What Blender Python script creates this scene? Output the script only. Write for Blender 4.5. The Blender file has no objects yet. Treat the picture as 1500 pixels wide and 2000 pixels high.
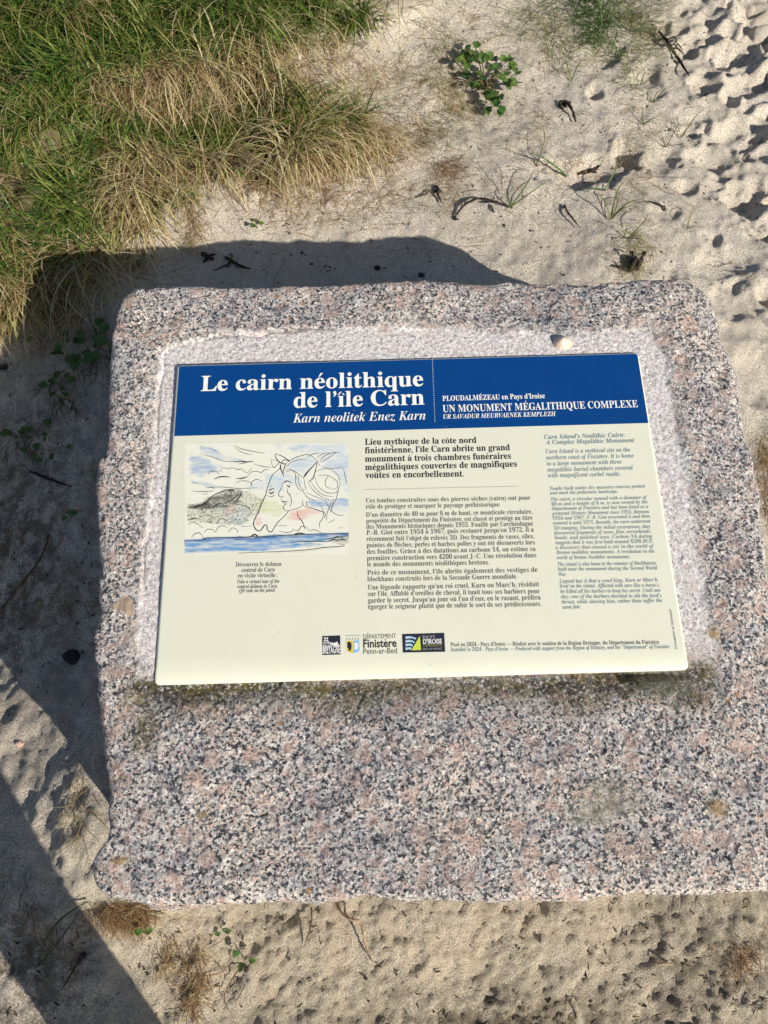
import bpy, math, random
import numpy as np
from mathutils import Vector, Matrix
random.seed(7); rng = np.random.default_rng(7)
sc = bpy.context.scene
COL = sc.collection

# ------------------------------------------------------------------ camera, sky, sun, exposure
PITCH = math.radians(65); CAMZ = 1.40; FPX = 1400.0
CAM = np.array([0, 0, CAMZ])
sp, cp = math.sin(PITCH), math.cos(PITCH)
C2W = np.array([[1, 0, 0], [0, sp, cp], [0, -cp, sp]]).T
C2W = np.c_[[1, 0, 0], [0, sp, cp], [0, -cp, sp]]
cd = bpy.data.cameras.new('camera'); cam = bpy.data.objects.new('camera', cd); COL.objects.link(cam)
cam.matrix_world = Matrix([[*C2W[0], CAM[0]], [*C2W[1], CAM[1]], [*C2W[2], CAM[2]], [0, 0, 0, 1]])
cd.sensor_fit = 'VERTICAL'; cd.sensor_height = 36; cd.lens = FPX / 2000 * 36
cd.clip_start = .01; cd.clip_end = 2000
cd.dof.use_dof = True; cd.dof.focus_distance = 1.17; cd.dof.aperture_fstop = 8.5
sc.camera = cam
SUN_AZ = math.radians(45); SUN_EL = math.radians(27.5)      # shadows fall towards (-sin, cos)
world = bpy.data.worlds.new('World'); sc.world = world; world.use_nodes = True
wn = world.node_tree; bgn = wn.nodes['Background']
sky = wn.nodes.new('ShaderNodeTexSky'); sky.sky_type = 'NISHITA'; sky.sun_disc = False
sky.sun_elevation = SUN_EL; sky.sun_rotation = math.pi - SUN_AZ; sky.altitude = 5
wn.links.new(sky.outputs[0], bgn.inputs[0]); bgn.inputs[1].default_value = .072
sl = bpy.data.lights.new('sun', 'SUN'); sl.energy = 4.8; sl.angle = math.radians(.53); sl.color = (1, .93, .82)
so = bpy.data.objects.new('sun', sl); COL.objects.link(so)
sdir = Vector((-math.sin(SUN_AZ) * math.cos(SUN_EL), math.cos(SUN_AZ) * math.cos(SUN_EL), -math.sin(SUN_EL)))
so.rotation_euler = sdir.to_track_quat('-Z', 'Y').to_euler(); so.location = (3, -3, 4)
sc.view_settings.view_transform = 'Standard'; sc.view_settings.look = 'None'
sc.view_settings.exposure = 0.40; sc.view_settings.gamma = 1; sc.view_settings.use_curve_mapping = False

# ------------------------------------------------------------------ helpers
def tag(o, label=None, cat=None, group=None, kind=None):
    for k, v in (('label', label), ('category', cat), ('group', group), ('kind', kind)):
        if v: o[k] = v
    return o
def mesh_obj(name, verts, faces, mat=None, parent=None, smooth=False, col=None, attrs=None, mats=None, midx=None):
    me = bpy.data.meshes.new(name)
    me.from_pydata([tuple(map(float, v)) for v in verts] if not isinstance(verts, np.ndarray) else verts.tolist(), [],
                   faces if not isinstance(faces, np.ndarray) else faces.tolist())
    if mats:
        for m in mats: me.materials.append(m)
        if midx is not None: me.polygons.foreach_set('material_index', midx)
    elif mat: me.materials.append(mat)
    if smooth: me.polygons.foreach_set('use_smooth', [True] * len(me.polygons))
    if col is not None:
        a = me.color_attributes.new('tint', 'FLOAT_COLOR', 'POINT')
        c = np.ones((len(verts), 4), np.float32); c[:, :3] = col; a.data.foreach_set('color', c.ravel())
    for k, v in (attrs or {}).items():
        a = me.attributes.new(k, 'FLOAT', 'POINT'); a.data.foreach_set('value', np.asarray(v, np.float32))
    me.update()
    o = bpy.data.objects.new(name, me); COL.objects.link(o)
    if parent is not None: o.parent = parent
    return o
def empty(name, loc=(0, 0, 0), label=None, cat=None, group=None):
    o = bpy.data.objects.new(name, None); COL.objects.link(o); o.location = loc
    o.empty_display_size = .05
    return tag(o, label, cat, group)

def _hash(ix, iy, seed):
    h = (ix.astype(np.int64) * 374761393 + iy.astype(np.int64) * 668265263 + seed * 974634777) & 0xffffffff
    h = ((h ^ (h >> 13)) * 1274126177) & 0xffffffff
    return ((h ^ (h >> 16)) & 0xffff) / 65535.0
def vnoise(x, y, seed=0):
    x = np.asarray(x, float); y = np.asarray(y, float)
    ix = np.floor(x); iy = np.floor(y); fx = x - ix; fy = y - iy
    fx = fx * fx * fx * (fx * (fx * 6 - 15) + 10); fy = fy * fy * fy * (fy * (fy * 6 - 15) + 10)
    a = _hash(ix, iy, seed); b = _hash(ix + 1, iy, seed); c = _hash(ix, iy + 1, seed); d = _hash(ix + 1, iy + 1, seed)
    return (a + (b - a) * fx + (c - a) * fy + (a - b - c + d) * fx * fy) * 2 - 1
def fbm(x, y, oct=4, seed=0, gain=.5):
    s = 0; a = 1; c, sn = math.cos(.6), math.sin(.6)
    for i in range(oct):
        s = s + a * vnoise(x, y, seed + i * 17); a *= gain
        x, y = (x * c - y * sn) * 2.03 + 3.1, (x * sn + y * c) * 2.03 - 1.7
    return s
def sstep(a, b, x):
    t = np.clip((x - a) / (b - a), 0, 1); return t * t * (3 - 2 * t)
def inpoly(x, y, P):
    x = np.asarray(x); y = np.asarray(y); r = np.zeros(x.shape, bool); n = len(P)
    for i in range(n):
        x0, y0 = P[i][:2]; x1, y1 = P[(i + 1) % n][:2]
        if y0 == y1: continue
        r ^= ((y0 > y) != (y1 > y)) & (x < (x1 - x0) * (y - y0) / (y1 - y0) + x0)
    return r
def polydist(x, y, P):                                     # signed, negative inside
    d = np.full(np.shape(x), 1e9); n = len(P)
    for i in range(n):
        a = np.array(P[i][:2]); b = np.array(P[(i + 1) % n][:2]); e = b - a; L = max(e @ e, 1e-12)
        t = np.clip(((x - a[0]) * e[0] + (y - a[1]) * e[1]) / L, 0, 1)
        d = np.minimum(d, np.hypot(x - a[0] - t * e[0], y - a[1] - t * e[1]))
    return np.where(inpoly(x, y, P), -d, d)

# ---- material helper
class NT:
    def __init__(s, name):
        s.m = bpy.data.materials.new(name); s.m.use_nodes = True; s.t = s.m.node_tree
        s.b = s.t.nodes['Principled BSDF']; s.out = s.t.nodes['Material Output']
    def n(s, typ, **kw):
        o = s.t.nodes.new(typ)
        for k, v in kw.items():
            if k.startswith('_'): setattr(o, k[1:], v)
        for k, v in kw.items():
            if not k.startswith('_'): s.set(o.inputs[k.replace('0x', '')] if not k.isdigit() else o.inputs[int(k)], v)
        return o
    def set(s, i, v):
        if isinstance(v, bpy.types.NodeSocket): s.t.links.new(v, i)
        else: i.default_value = v
    def coord(s, kind='Object'): return s.n('ShaderNodeTexCoord').outputs[kind]
    def noise(s, v, scale, detail=4, rough=.6, dist=0, out=0):
        o = s.n('ShaderNodeTexNoise', Vector=v, Scale=scale, Detail=detail, Roughness=rough, Distortion=dist); return o.outputs[out]
    def voro(s, v, scale, feat='F1', rand=1, out='Distance'):
        o = s.n('ShaderNodeTexVoronoi', _feature=feat); s.set(o.inputs['Vector'], v); s.set(o.inputs['Scale'], scale); s.set(o.inputs['Randomness'], rand); return o.outputs[out]
    def ramp(s, f, stops, interp='LINEAR'):
        o = s.n('ShaderNodeValToRGB'); cr = o.color_ramp; cr.interpolation = interp
        while len(cr.elements) < len(stops): cr.elements.new(.5)
        for e, (p, c) in zip(cr.elements, stops):
            e.position = p; e.color = (c, c, c, 1) if isinstance(c, (int, float)) else (*c, 1)
        s.set(o.inputs[0], f); return o.outputs[0]
    def mix(s, f, a, b, mode='MIX'):
        o = s.n('ShaderNodeMix', _data_type='RGBA', _blend_type=mode)
        s.set(o.inputs[0], f)
        for i, v in ((6, a), (7, b)):
            s.set(o.inputs[i], (*v, 1) if isinstance(v, tuple) and len(v) == 3 else v)
        return o.outputs[2]
    def math(s, op, a, b=0, c=None, clamp=False):
        o = s.n('ShaderNodeMath', _operation=op, _use_clamp=clamp); s.set(o.inputs[0], a); s.set(o.inputs[1], b)
        if c is not None: s.set(o.inputs[2], c)
        return o.outputs[0]
    def attr(s, name, out='Fac'):
        o = s.n('ShaderNodeAttribute', _attribute_name=name); return o.outputs[out]
    def bump(s, h, strength, dist, normal=None):
        o = s.n('ShaderNodeBump', Height=h, Strength=strength, Distance=dist)
        if normal is not None: s.set(o.inputs['Normal'], normal)
        return o.outputs[0]
    def base(s, col=None, rough=None, normal=None, spec=None):
        if col is not None: s.set(s.b.inputs['Base Color'], (*col, 1) if isinstance(col, tuple) and len(col) == 3 else col)
        if rough is not None: s.set(s.b.inputs['Roughness'], rough)
        if normal is not None: s.set(s.b.inputs['Normal'], normal)
        if spec is not None: s.set(s.b.inputs['Specular IOR Level'], spec)
        return s.m

# ------------------------------------------------------------------ photograph geometry -> world
def ray(px, py):
    px = np.asarray(px, float); py = np.asarray(py, float)
    return np.stack([(px - 750) / FPX, (1000 - py) / FPX, -np.ones_like(px)], -1) @ C2W.T
# information panel pose
PW, PH = .80, .80 / 1.4816
Tp = np.array([0.03687148, 0.00735731, -0.86548518]) * (.8 / .6)
PEX = C2W @ np.array([0.99960389, 0.02800778, -0.00276254]); PEY = C2W @ np.array([-0.02743359, 0.94776615, -0.31778407])
PN = np.cross(PEX, PEY); PC = CAM + C2W @ Tp
PANEL_M = Matrix([[PEX[i], PEY[i], PN[i], PC[i]] for i in range(3)] + [[0, 0, 0, 1]])
def uv(px, py, w=0.0):
    """point of the plane w above the panel's face seen at a photo pixel, in the panel's own axes"""
    d = ray(px, py); s = ((PC + PN * w - CAM) @ PN) / (d @ PN); p = CAM + s[..., None] * d - PC
    return np.stack([p @ PEX, p @ PEY], -1)
def uvt(px, py, w=0.0):
    r = uv(px, py, w); return float(r[0]), float(r[1])

# ------------------------------------------------------------------ terrain
def h_base(x, y):
    z = -.01 + .062 * np.clip(y, -3, 30) * np.where(y > 0, 1, .6)
    z = z + .34 * sstep(-.16, 1.45, (-x - .35) * .75 + (y - 1.15) * .66)      # grassy bank, upper left
    z = z - .05 * sstep(.9, 2.2, x)                                       # the trodden path is lower
    z = z - .13 * sstep(-.42, -1.0, x) * sstep(1.5, .8, y) * sstep(-.1, .35, y + .15 * x)
    z = z + .018 * fbm(x * 1.9 + 4, y * 1.9, 3, 3)
    return z
def at0(px, py, hf=None, it=24):
    hf = hf or h_base
    d = ray(px, py); z = np.full(np.shape(px), .05)
    for _ in range(it):
        s = (z - CAMZ) / d[..., 2]; p = CAM + s[..., None] * d; z = z * .4 + .6 * hf(p[..., 0], p[..., 1])
    return p
GRASS_PX = [(-500, -250), (900, -250), (870, -20), (800, 35), (690, 50), (640, 75), (560, 100), (548, 160), (620, 195), (700, 225), (770, 262), (730, 290),
            (680, 305), (600, 345), (545, 395), (500, 385), (420, 350), (350, 385), (300, 395), (280, 455), (190, 480), (120, 530), (60, 600), (-100, 680), (-500, 800)]
GRASS = [tuple(p[:2]) for p in at0(np.array([p[0] for p in GRASS_PX]), np.array([max(p[1], -250) for p in GRASS_PX]))]
# dents of feet in the soft sand: photo x, y, half width px, depth m, stretch, angle
DENTS = [(425,262,55,.075,1.9,.1),(200,292,26,.05,1.5,.2),(240,425,26,.05,1.4,.3),(330,20,40,.06,1.6,.2),(60,130,36,.05,1.5,.2),(90,330,30,.05,1.5,.2),(640,215,24,.03,2,.2),(1428,66,15,.04,1.2,.2),(1441,126,22,.05,1.5,.5),(1378,170,19,.045,1.2,0),(1377,146,12,.02,1.4,0),(1455,172,24,.035,1.6,.4),(1422,198,17,.045,1,0),(1443,258,27,.05,1.7,.5),
         (1386,313,24,.04,1.3,.2),(1491,293,24,.035,1.5,.2),(1451,399,27,.065,1.1,.2),(1477,80,26,.05,1.4,.5),(1451,45,16,.03,1,0),(1480,38,30,.04,1.4,.4),(1373,74,18,.03,1.6,.3),
         (1337,102,16,.035,1.2,0),(1331,55,12,.025,1,0),(1392,33,18,.035,1.5,.6),(1330,23,10,.02,1,0),(1433,103,16,.03,1.4,0),(1498,160,18,.05,1,0),(1219,302,17,.045,1.2,1.2),
         (1230,322,12,.03,1,0),(1455,308,12,.025,1,0),(1298,52,10,.02,1.6,1.4),(1158,187,13,.03,1.2,1.2),(1342,370,11,.025,1.3,.7),(1476,374,18,.035,1.6,1.3),(1370,5,24,.03,1.6,0),
         (1447,14,20,.03,1.4,.4),(1415,520,34,.022,1.3,.6),(1475,585,34,.03,2.4,.05),(1500,573,16,.045,1,0),(1480,735,40,.035,1.7,-.3),(1160,333,26,.035,2.2,.1),(1500,20,40,.05,1.3,0),
         (1300,415,15,.014,1.5,.3),(1262,150,22,.02,1.6,1.3),(1357,235,20,.022,1.3,.3),(1500,370,20,.03,1.2,0),(1385,470,16,.015,1,0),(1180,110,24,.02,1.4,1),(1460,220,14,.02,1,0),
         (1407,345,12,.018,1.4,.5),(1345,262,14,.02,1,0),(1296,310,20,.015,1.6,.9),(1400,110,16,.03,1.2,.4),(1460,-20,26,.04,1.4,.3),(1390,-30,24,.03,1.4,.3),(1330,-30,22,.03,1,0),(1500,450,22,.03,1,0),
         (1560,120,30,.05,1.3,.3),(1570,250,34,.05,1.3,.3),(1580,400,36,.05,1.3,.1),(1600,560,36,.05,1.3,.1),(1495,235,20,.04,1.4,.3),(640,75,12,.02,1.2,0),(1465,150,14,.03,1.3,.2)]
_dp = at0(np.array([d[0] for d in DENTS], float), np.array([d[1] for d in DENTS], float))
DENT_W = []
for d, p in zip(DENTS, _dp):
    dist = float((p - CAM) @ (-C2W[:, 2])); DENT_W.append((p[0], p[1], d[2] * dist / FPX * 1.12, d[3] * 1.05, d[4], d[5]))
ROUGH_PX = [(250, 1720), (1700, 1720), (1800, 2200), (300, 2200), (420, 1950)]
_w = at0(np.array([p[0] for p in ROUGH_PX], float), np.array([p[1] for p in ROUGH_PX], float)); ROUGH = [tuple(p[:2]) for p in _w]
def grass_mask(x, y, soft=.06):
    return sstep(soft, -soft, polydist(x, y, GRASS) + .05 * fbm(x * 7, y * 7, 2, 5))
def h_full(x, y):
    x = np.asarray(x, float); y = np.asarray(y, float)
    z = h_base(x, y)
    near = (np.abs(x) < 4) & (y > -2) & (y < 6)
    g = np.zeros(x.shape); g = np.where(near, grass_mask(x, y), 0)
    z = z + g * (.035 + .065 * fbm(x * 4.2, y * 4.2, 3, 31))
    z = z + .0012 * sstep(.8, 1.1, x) * fbm(x * 30, y * 30, 4, 47, .6)
    z = z + (1 - .5 * g) * (.006 * fbm(x * 9, y * 9, 4, 41) + .0020 * fbm(x * 45, y * 45, 3, 43))
    z = z + .0028 * sstep(-.3, -.5, x) * sstep(1.5, 1.1, y) * sstep(-.6, -.4, y) * fbm(x * 34, y * 34, 4, 44, .65)
    # crusty, rain pitted sand in front of the stone
    r = sstep(.12, -.05, y - .02 * fbm(x * 9, y * 9, 2, 8)) * sstep(-.55, -.3, x + .15 * (y + .1))
    f = fbm(x * 26, y * 22, 4, 51, .6)
    pit = sstep(.35, .9, fbm(x * 34, y * 44, 4, 57, .75) + .75 * sstep(-.20, -.31, y + .06 * fbm(x * 6, y * 6, 2, 58)) - .60 - .4 * sstep(.2, 0., x))
    z = z + r * (.0022 * f - .006 * pit + .0024 * fbm(x * 110, y * 110, 3, 59, .7))
    # lumps beside the stone's left front corner
    b = np.exp(-(((x + .50) / .13) ** 2 + ((y - .02) / .17) ** 2)); z = z + b * (.065 + .012 * fbm(x * 24, y * 24, 3, 77))
    for (cx, cy, R, dep, st, an) in DENT_W:
        m = (np.abs(x - cx) < R * 4) & (np.abs(y - cy) < R * 4)
        if not m.any(): continue
        xx = x[m] - cx; yy = y[m] - cy; c, s = math.cos(an), math.sin(an)
        a = (xx * c + yy * s) / st; q = -xx * s + yy * c
        wob = 1 + .34 * fbm(x[m] * 22, y[m] * 22, 3, 91)
        rr = np.hypot(a, q) / (R * 1.06) * wob
        z[m] = z[m] - dep * np.where(cx > .8, .55, .85) * np.exp(-rr ** 3) + dep * .16 * np.exp(-((rr - 1.45) / .35) ** 2)
    return z
def at(px, py):
    return at0(np.atleast_1d(np.asarray(px, float)), np.atleast_1d(np.asarray(py, float)), h_full)
def at1(px, py): return at(px, py)[0]
def pxm(p): return FPX / float((np.asarray(p) - CAM) @ (-C2W[:, 2]))      # photo pixels per metre at a place

def axis(lo, hi, step, far, grow=1.25):
    a = list(np.arange(lo, hi + 1e-9, step)); s = step
    while a[-1] < far: s *= grow; a.append(a[-1] + s)
    s = step; b = []; v = lo
    while v > -far: s *= grow; v -= s; b.append(v)
    return np.array(b[::-1] + a)
def axis2(segs, far, grow=1.25):
    a = []
    for lo, hi, st in segs: a += list(np.arange(lo, hi - 1e-9, st))
    a.append(segs[-1][1]); s = segs[-1][2]
    while a[-1] < far: s *= grow; a.append(a[-1] + s)
    s = segs[0][2]; v = a[0]; b = []
    while v > -far: s *= grow; v -= s; b.append(v)
    return np.array(b[::-1] + a)
xs = axis2([(-1.7, -.9, .012), (-.9, 1.1, .0055), (1.1, 2.6, .009)], 260)
ys = axis2([(-.75, -.1, .0045), (-.1, 1.0, .008), (1.0, 2.6, .0075), (2.6, 4.2, .014)], 260)
X, Y = np.meshgrid(xs, ys); Z = h_full(X.ravel(), Y.ravel())
V = np.stack([X.ravel(), Y.ravel(), Z], -1)
nx, ny = len(xs), len(ys)
i = np.arange((nx - 1) * (ny - 1)); r = i // (nx - 1); c = i % (nx - 1); k = r * nx + c
Fq = np.stack([k, k + 1, k + nx + 1, k + nx], -1)
gm = np.zeros(len(V)); nr = (np.abs(V[:, 0]) < 4) & (V[:, 1] < 6) & (V[:, 1] > -2); gm[nr] = grass_mask(V[nr, 0], V[nr, 1], .09)
damp = sstep(.1, -.12, V[:, 1]) * sstep(-.7, -.3, V[:, 0])
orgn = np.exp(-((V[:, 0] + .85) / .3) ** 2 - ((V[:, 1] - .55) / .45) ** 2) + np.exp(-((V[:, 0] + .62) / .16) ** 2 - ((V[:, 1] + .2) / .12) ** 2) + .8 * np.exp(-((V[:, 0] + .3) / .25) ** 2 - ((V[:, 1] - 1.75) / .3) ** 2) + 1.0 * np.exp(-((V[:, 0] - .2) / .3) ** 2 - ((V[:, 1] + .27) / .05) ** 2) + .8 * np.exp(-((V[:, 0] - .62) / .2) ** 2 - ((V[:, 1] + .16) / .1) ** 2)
S = NT('sand'); co = S.coord()
grain = S.noise(co, 330, 3, .85); mid = S.noise(co, 120, 3, .65); big = S.noise(co, 5, 4, .6)
c1 = S.ramp(grain, [(.36, (.12, .10, .075)), (.45, (.50, .44, .36)), (.54, (.71, .64, .54)), (.62, (.93, .865, .77))])
c2 = S.mix(S.ramp(big, [(.35, 0.), (.65, .55)]), c1, (.55, .485, .395))
c3 = S.mix(S.math('MULTIPLY', S.attr('damp'), S.ramp(S.noise(co, 14, 5, .65), [(.35, .35), (.6, 1.)])), c2, (.74, .64, .475), 'MIX')
c3 = S.mix(S.math('MULTIPLY', S.attr('damp'), .5), c3, S.mix(1., c3, S.ramp(grain, [(.36, (.35, .33, .30)), (.56, (1.1, 1.1, 1.1))]), 'MULTIPLY'))
c3 = S.mix(S.ramp(S.noise(co, 16, 5, .75), [(.60, 0.), (.72, .35)]), c3, (.34, .27, .19))
spk = S.ramp(S.voro(co, 70, 'F1'), [(.03, 1.), (.055, 0.)]); spk2 = S.math('MULTIPLY', spk, S.ramp(S.noise(co, 9, 2), [(.54, 0.), (.60, .85)]))
c4 = S.mix(spk2, c3, (.035, .028, .022))
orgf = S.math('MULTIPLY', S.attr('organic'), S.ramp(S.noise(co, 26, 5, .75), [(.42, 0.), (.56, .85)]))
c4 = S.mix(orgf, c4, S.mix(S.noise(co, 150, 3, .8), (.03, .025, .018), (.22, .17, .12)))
soil = S.mix(S.noise(co, 60, 4, .7), (.035, .03, .016), (.13, .10, .055))
c5 = S.mix(S.ramp(S.math('MULTIPLY', S.attr('grassy'), 1.), [(.35, 0.), (.8, .92)]), c4, soil)
nb = S.bump(mid, .7, .006); nb = S.bump(grain, 1.0, S.math('ADD', .0045, S.math('MULTIPLY', S.attr('damp'), .0030)), nb)
sand_mat = S.base(c5, .95, nb, .15)
ZG = Z.reshape(ny, nx)
def h_full(x, y):
    x = np.asarray(x, float); y = np.asarray(y, float)
    i = np.clip(np.searchsorted(xs, x) - 1, 0, nx - 2); j = np.clip(np.searchsorted(ys, y) - 1, 0, ny - 2)
    fx = (x - xs[i]) / (xs[i + 1] - xs[i]); fy = (y - ys[j]) / (ys[j + 1] - ys[j])
    return ZG[j, i] * (1 - fx) * (1 - fy) + ZG[j, i + 1] * fx * (1 - fy) + ZG[j + 1, i] * (1 - fx) * fy + ZG[j + 1, i + 1] * fx * fy
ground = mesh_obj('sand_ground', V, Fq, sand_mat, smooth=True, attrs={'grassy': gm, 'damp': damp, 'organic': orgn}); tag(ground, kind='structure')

# ------------------------------------------------------------------ the granite block
OUT = [(238,574),(262,558),(330,553),(400,552),(480,553),(560,554),(640,553),(700,548),(760,548),(830,545),(880,545),(930,548),(1000,543),(1060,545),(1100,541),(1160,549),(1200,543),(1240,539),(1290,537),(1338,533),(1365,545),(1390,566),(1404,600),(1412,640),(1424,680),(1440,706),(1448,745),(1455,790),(1463,820),(1466,855),(1480,885),(1485,920),(1493,965),(1500,1010),(1506,1060),(1515,1150),(1524,1250),(1533,1350),(1545,1450),(1552,1550),(1560,1650),(1556,1722),(1520,1744),(1450,1747),(1400,1747),(1350,1752),(1300,1753),(1255,1747),(1200,1752),(1150,1760),(1080,1760),(1000,1763),(930,1763),(860,1760),(800,1758),(760,1754),(700,1752),(655,1765),(600,1761),(540,1762),(480,1770),(420,1770),(380,1772),(330,1774),(290,1768),(250,1759),(215,1751),(190,1740),(178,1722),(174,1690),(181,1672),(205,1650),(211,1620),(206,1590),(211,1555),(207,1510),(200,1465),(196,1420),(190,1380),(187,1340),(184,1290),(180,1262),(176,1240),(190,1215),(193,1190),(186,1160),(190,1125),(196,1100),(190,1060),(187,1020),(184,985),(182,960),(184,920),(190,897),(205,880),(208,850),(207,800),(210,745),(212,700),(215,660),(222,620),(230,592)]
OW = -.0030
oxy = uv(np.array([p[0] for p in OUT], float), np.array([p[1] for p in OUT], float), OW)
seg = np.hypot(*(np.roll(oxy, -1, 0) - oxy).T); cum = np.r_[0, np.cumsum(seg)]; NB = 1100
tt = np.linspace(0, cum[-1], NB, endpoint=False); cl = np.vstack([oxy, oxy[:1]])
ring = np.stack([np.interp(tt, cum, cl[:, 0]), np.interp(tt, cum, cl[:, 1])], -1)
ring = (np.roll(ring, 1, 0) + np.roll(ring, -1, 0) + 2 * ring) / 4
ring = ring * (1 + .0022 * fbm(tt * 38, tt * 0, 3, 60, .6)[:, None])
cen = np.array([.02, -.07])
tang = np.roll(ring, -4, 0) - np.roll(ring, 4, 0); nrm = np.stack([tang[:, 1], -tang[:, 0]], -1); nrm /= np.linalg.norm(nrm, axis=1)[:, None]
if ((ring - cen) * nrm).sum() < 0: nrm = -nrm
nrm_s = nrm.copy()
for _ in range(30): nrm_s = (np.roll(nrm_s, 1, 0) + np.roll(nrm_s, -1, 0) + nrm_s) / 3
nrm_s /= np.linalg.norm(nrm_s, axis=1)[:, None]
REC = [uvt(*p, OW) for p in [(318, 690), (345, 668), (420, 655), (640, 640), (900, 640), (1100, 650), (1270, 640), (1300, 690), (1318, 800), (1350, 980), (1375, 1150), (1410, 1330), (1385, 1352), (1250, 1338), (800, 1345), (300, 1352), (262, 1330), (284, 1050), (300, 850)]]
CTR_Z = {}
def top_w(u, v):
    """height of the stone's top over the panel plane"""
    d = polydist(u, v, REC) + .004 * fbm(u * 30, v * 30, 3, 61)
    w = OW + .0045 * fbm(u * 5, v * 5, 3, 62) * sstep(0, .06, d) - .0010 * sstep(.02, -.01, d) + .0016 * fbm(u * 28, v * 28, 4, 63, .6) * (1 - .92 * sstep(.01, -.005, d)) + .0011 * fbm(u * 140, v * 140, 2, 64) * (1 - .75 * sstep(.01, -.005, d))
    rec = sstep(.004, -.004, d)
    w = w - .0035 * np.exp(-((d + .001) / .0028) ** 2) * sstep(-.25, -.1, v) * sstep(-.2, .3, fbm(u * 12, v * 12, 2, 68) + .2) * sstep(-.05, -.25, u)
    w = w - .007 * np.exp(-((v + PH / 2 + .002) / .009) ** 2) * sstep(-.15, .0, u) * sstep(.42, .36, u) * (1 + .5 * fbm(u * 18, v, 2, 69))
    step = (.0006 + .0026 * sstep(-.1, -.3, u) * sstep(-.2, -.1, v) + .0012 * sstep(.2, .27, v)) * sstep(-.30, -.20, v)
    w = w - rec * step - .009 * np.exp(-((v + PH / 2 + .004) / .020) ** 2) * sstep(.44, .36, np.abs(u)) + rec * .0005 * fbm(u * 230, v * 230, 2, 65)
    # soft fall-off towards the right and the back
    w = w - .008 * sstep(.44, .60, u + .02 * fbm(v * 6, u, 2, 66)) - .006 * sstep(.30, .42, v) * sstep(.1, .35, u)
    return w
rs = np.concatenate([np.linspace(.02, .55, 10), np.linspace(.56, 1, 150)])
vs = []; cut = []
for t in rs:
    q = cen + (ring - cen) * t; w = top_w(q[:, 0], q[:, 1])
    edge = np.hypot(*(ring - q).T); w = w - .008 * np.exp(-(edge / .005)) - .003 * np.exp(-(edge / .02)) + .0015 * np.exp(-(edge / .03)) * fbm(q[:, 0] * 60, q[:, 1] * 60, 2, 67)
    vs.append(np.c_[q, w])
# sides: go down to below the sand, slightly uneven
depth = [.004, .012, .022, .035, .05, .07, .095, .12, .15, .19, .24, .30, .38, .46]
wl = vs[-1][:, 2]
for dq in depth:
    out = .004 * min(dq / .01, 1) - .10 * dq + .42 * dq * sstep(.1, .5, nrm_s[:, 0]) * sstep(-.1, .25, ring[:, 1])
    n2 = .010 * fbm(tt * 14, np.full(NB, dq * 22), 3, 71) + .0025 * fbm(tt * 70, np.full(NB, dq * 90), 2, 72)
    n2 = n2 * min(dq / .03, 1)
    q = ring + nrm_s * (out + n2)[:, None]
    vs.append(np.c_[q, wl - dq])
vs = np.vstack([[[cen[0], cen[1], -.02]], np.vstack(vs)])
nr_ = len(rs) + len(depth); fs = [(0, 1 + j, 1 + (j + 1) % NB) for j in range(NB)]
j = np.arange(NB); j2 = (j + 1) % NB
for r_ in range(nr_ - 1):
    a = 1 + r_ * NB; fs += np.stack([a + j, a + NB + j, a + NB + j2, a + j2], -1).tolist()
u_, v_ = vs[:, 0], vs[:, 1]
dr = polydist(u_, v_, REC)
pdist = polydist(u_, v_, [(-.4, PH/2), (.4, PH/2), (.4, -PH/2), (-.4, -PH/2)])
cutm = sstep(.006, -.006, dr + .006 * fbm(u_ * 25, v_ * 25, 3, 81)) * sstep(-.285, -.22, v_)
halo = sstep(.03, -.01, dr + .012 * fbm(u_ * 14, v_ * 14, 3, 82)) * sstep(-.30, -.18, v_)
below = -PH / 2 - v_
stain = sstep(.060, .006, below + .014 * fbm(u_ * 9, v_ * 9 + 3, 3, 83)) * sstep(-.02, .0, below) * sstep(.46, .42, np.abs(u_))
e1 = uvt(285, 1425, OW); stain = np.maximum(stain, .9 * np.exp(-(((u_ - e1[0]) / .022) ** 2 + ((v_ - e1[1]) / .035) ** 2)))
e2 = uvt(1350, 1362, OW); stain = np.maximum(stain, 1.0 * np.exp(-(((u_ - e2[0]) / .035) ** 2 + ((v_ - e2[1]) / .018) ** 2)))
putty = sstep(.0012, -.0012, polydist(u_, v_, [uvt(*p, OW) for p in [(211,1184),(226,1180),(238,1166),(243,1161),(258,1172),(261,1185),(262,1195),(255,1206),(246,1199),(232,1192),(222,1190)]]))
def spots(L):
    m = np.zeros(len(u_))
    for (x, y, a, b) in L:
        c_ = uvt(x, y, OW); m = np.maximum(m, np.exp(-(((u_ - c_[0]) * 1130 / a) ** 2 + ((v_ - c_[1]) * 1130 / b) ** 2) ** 2))
    return m
lichen = spots([(1195, 1560, 55, 30), (1150, 1590, 40, 20), (1260, 1000, 0.1, .1), (1300, 1300, 50, 60)]); ochre = spots([(1402, 1577, 18, 13), (237, 1680, 14, 7), (395, 1592, 7, 6), (1245, 738, 10, 12), (1395, 1236, 13, 12)])
G = NT('granite'); co = G.coord()
wob = G.n('ShaderNodeVectorMath', _operation='ADD'); G.set(wob.inputs[0], co)
wsc = G.n('ShaderNodeVectorMath', _operation='SCALE'); G.set(wsc.inputs[0], G.noise(co, 330, 3, .7, out=1)); G.set(wsc.inputs['Scale'], .0085); G.set(wob.inputs[1], wsc.outputs[0])
wv = wob.outputs[0]
rcol = G.voro(wv, 290, out='Color'); sep = G.n('ShaderNodeSeparateColor'); G.set(sep.inputs[0], rcol)
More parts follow.
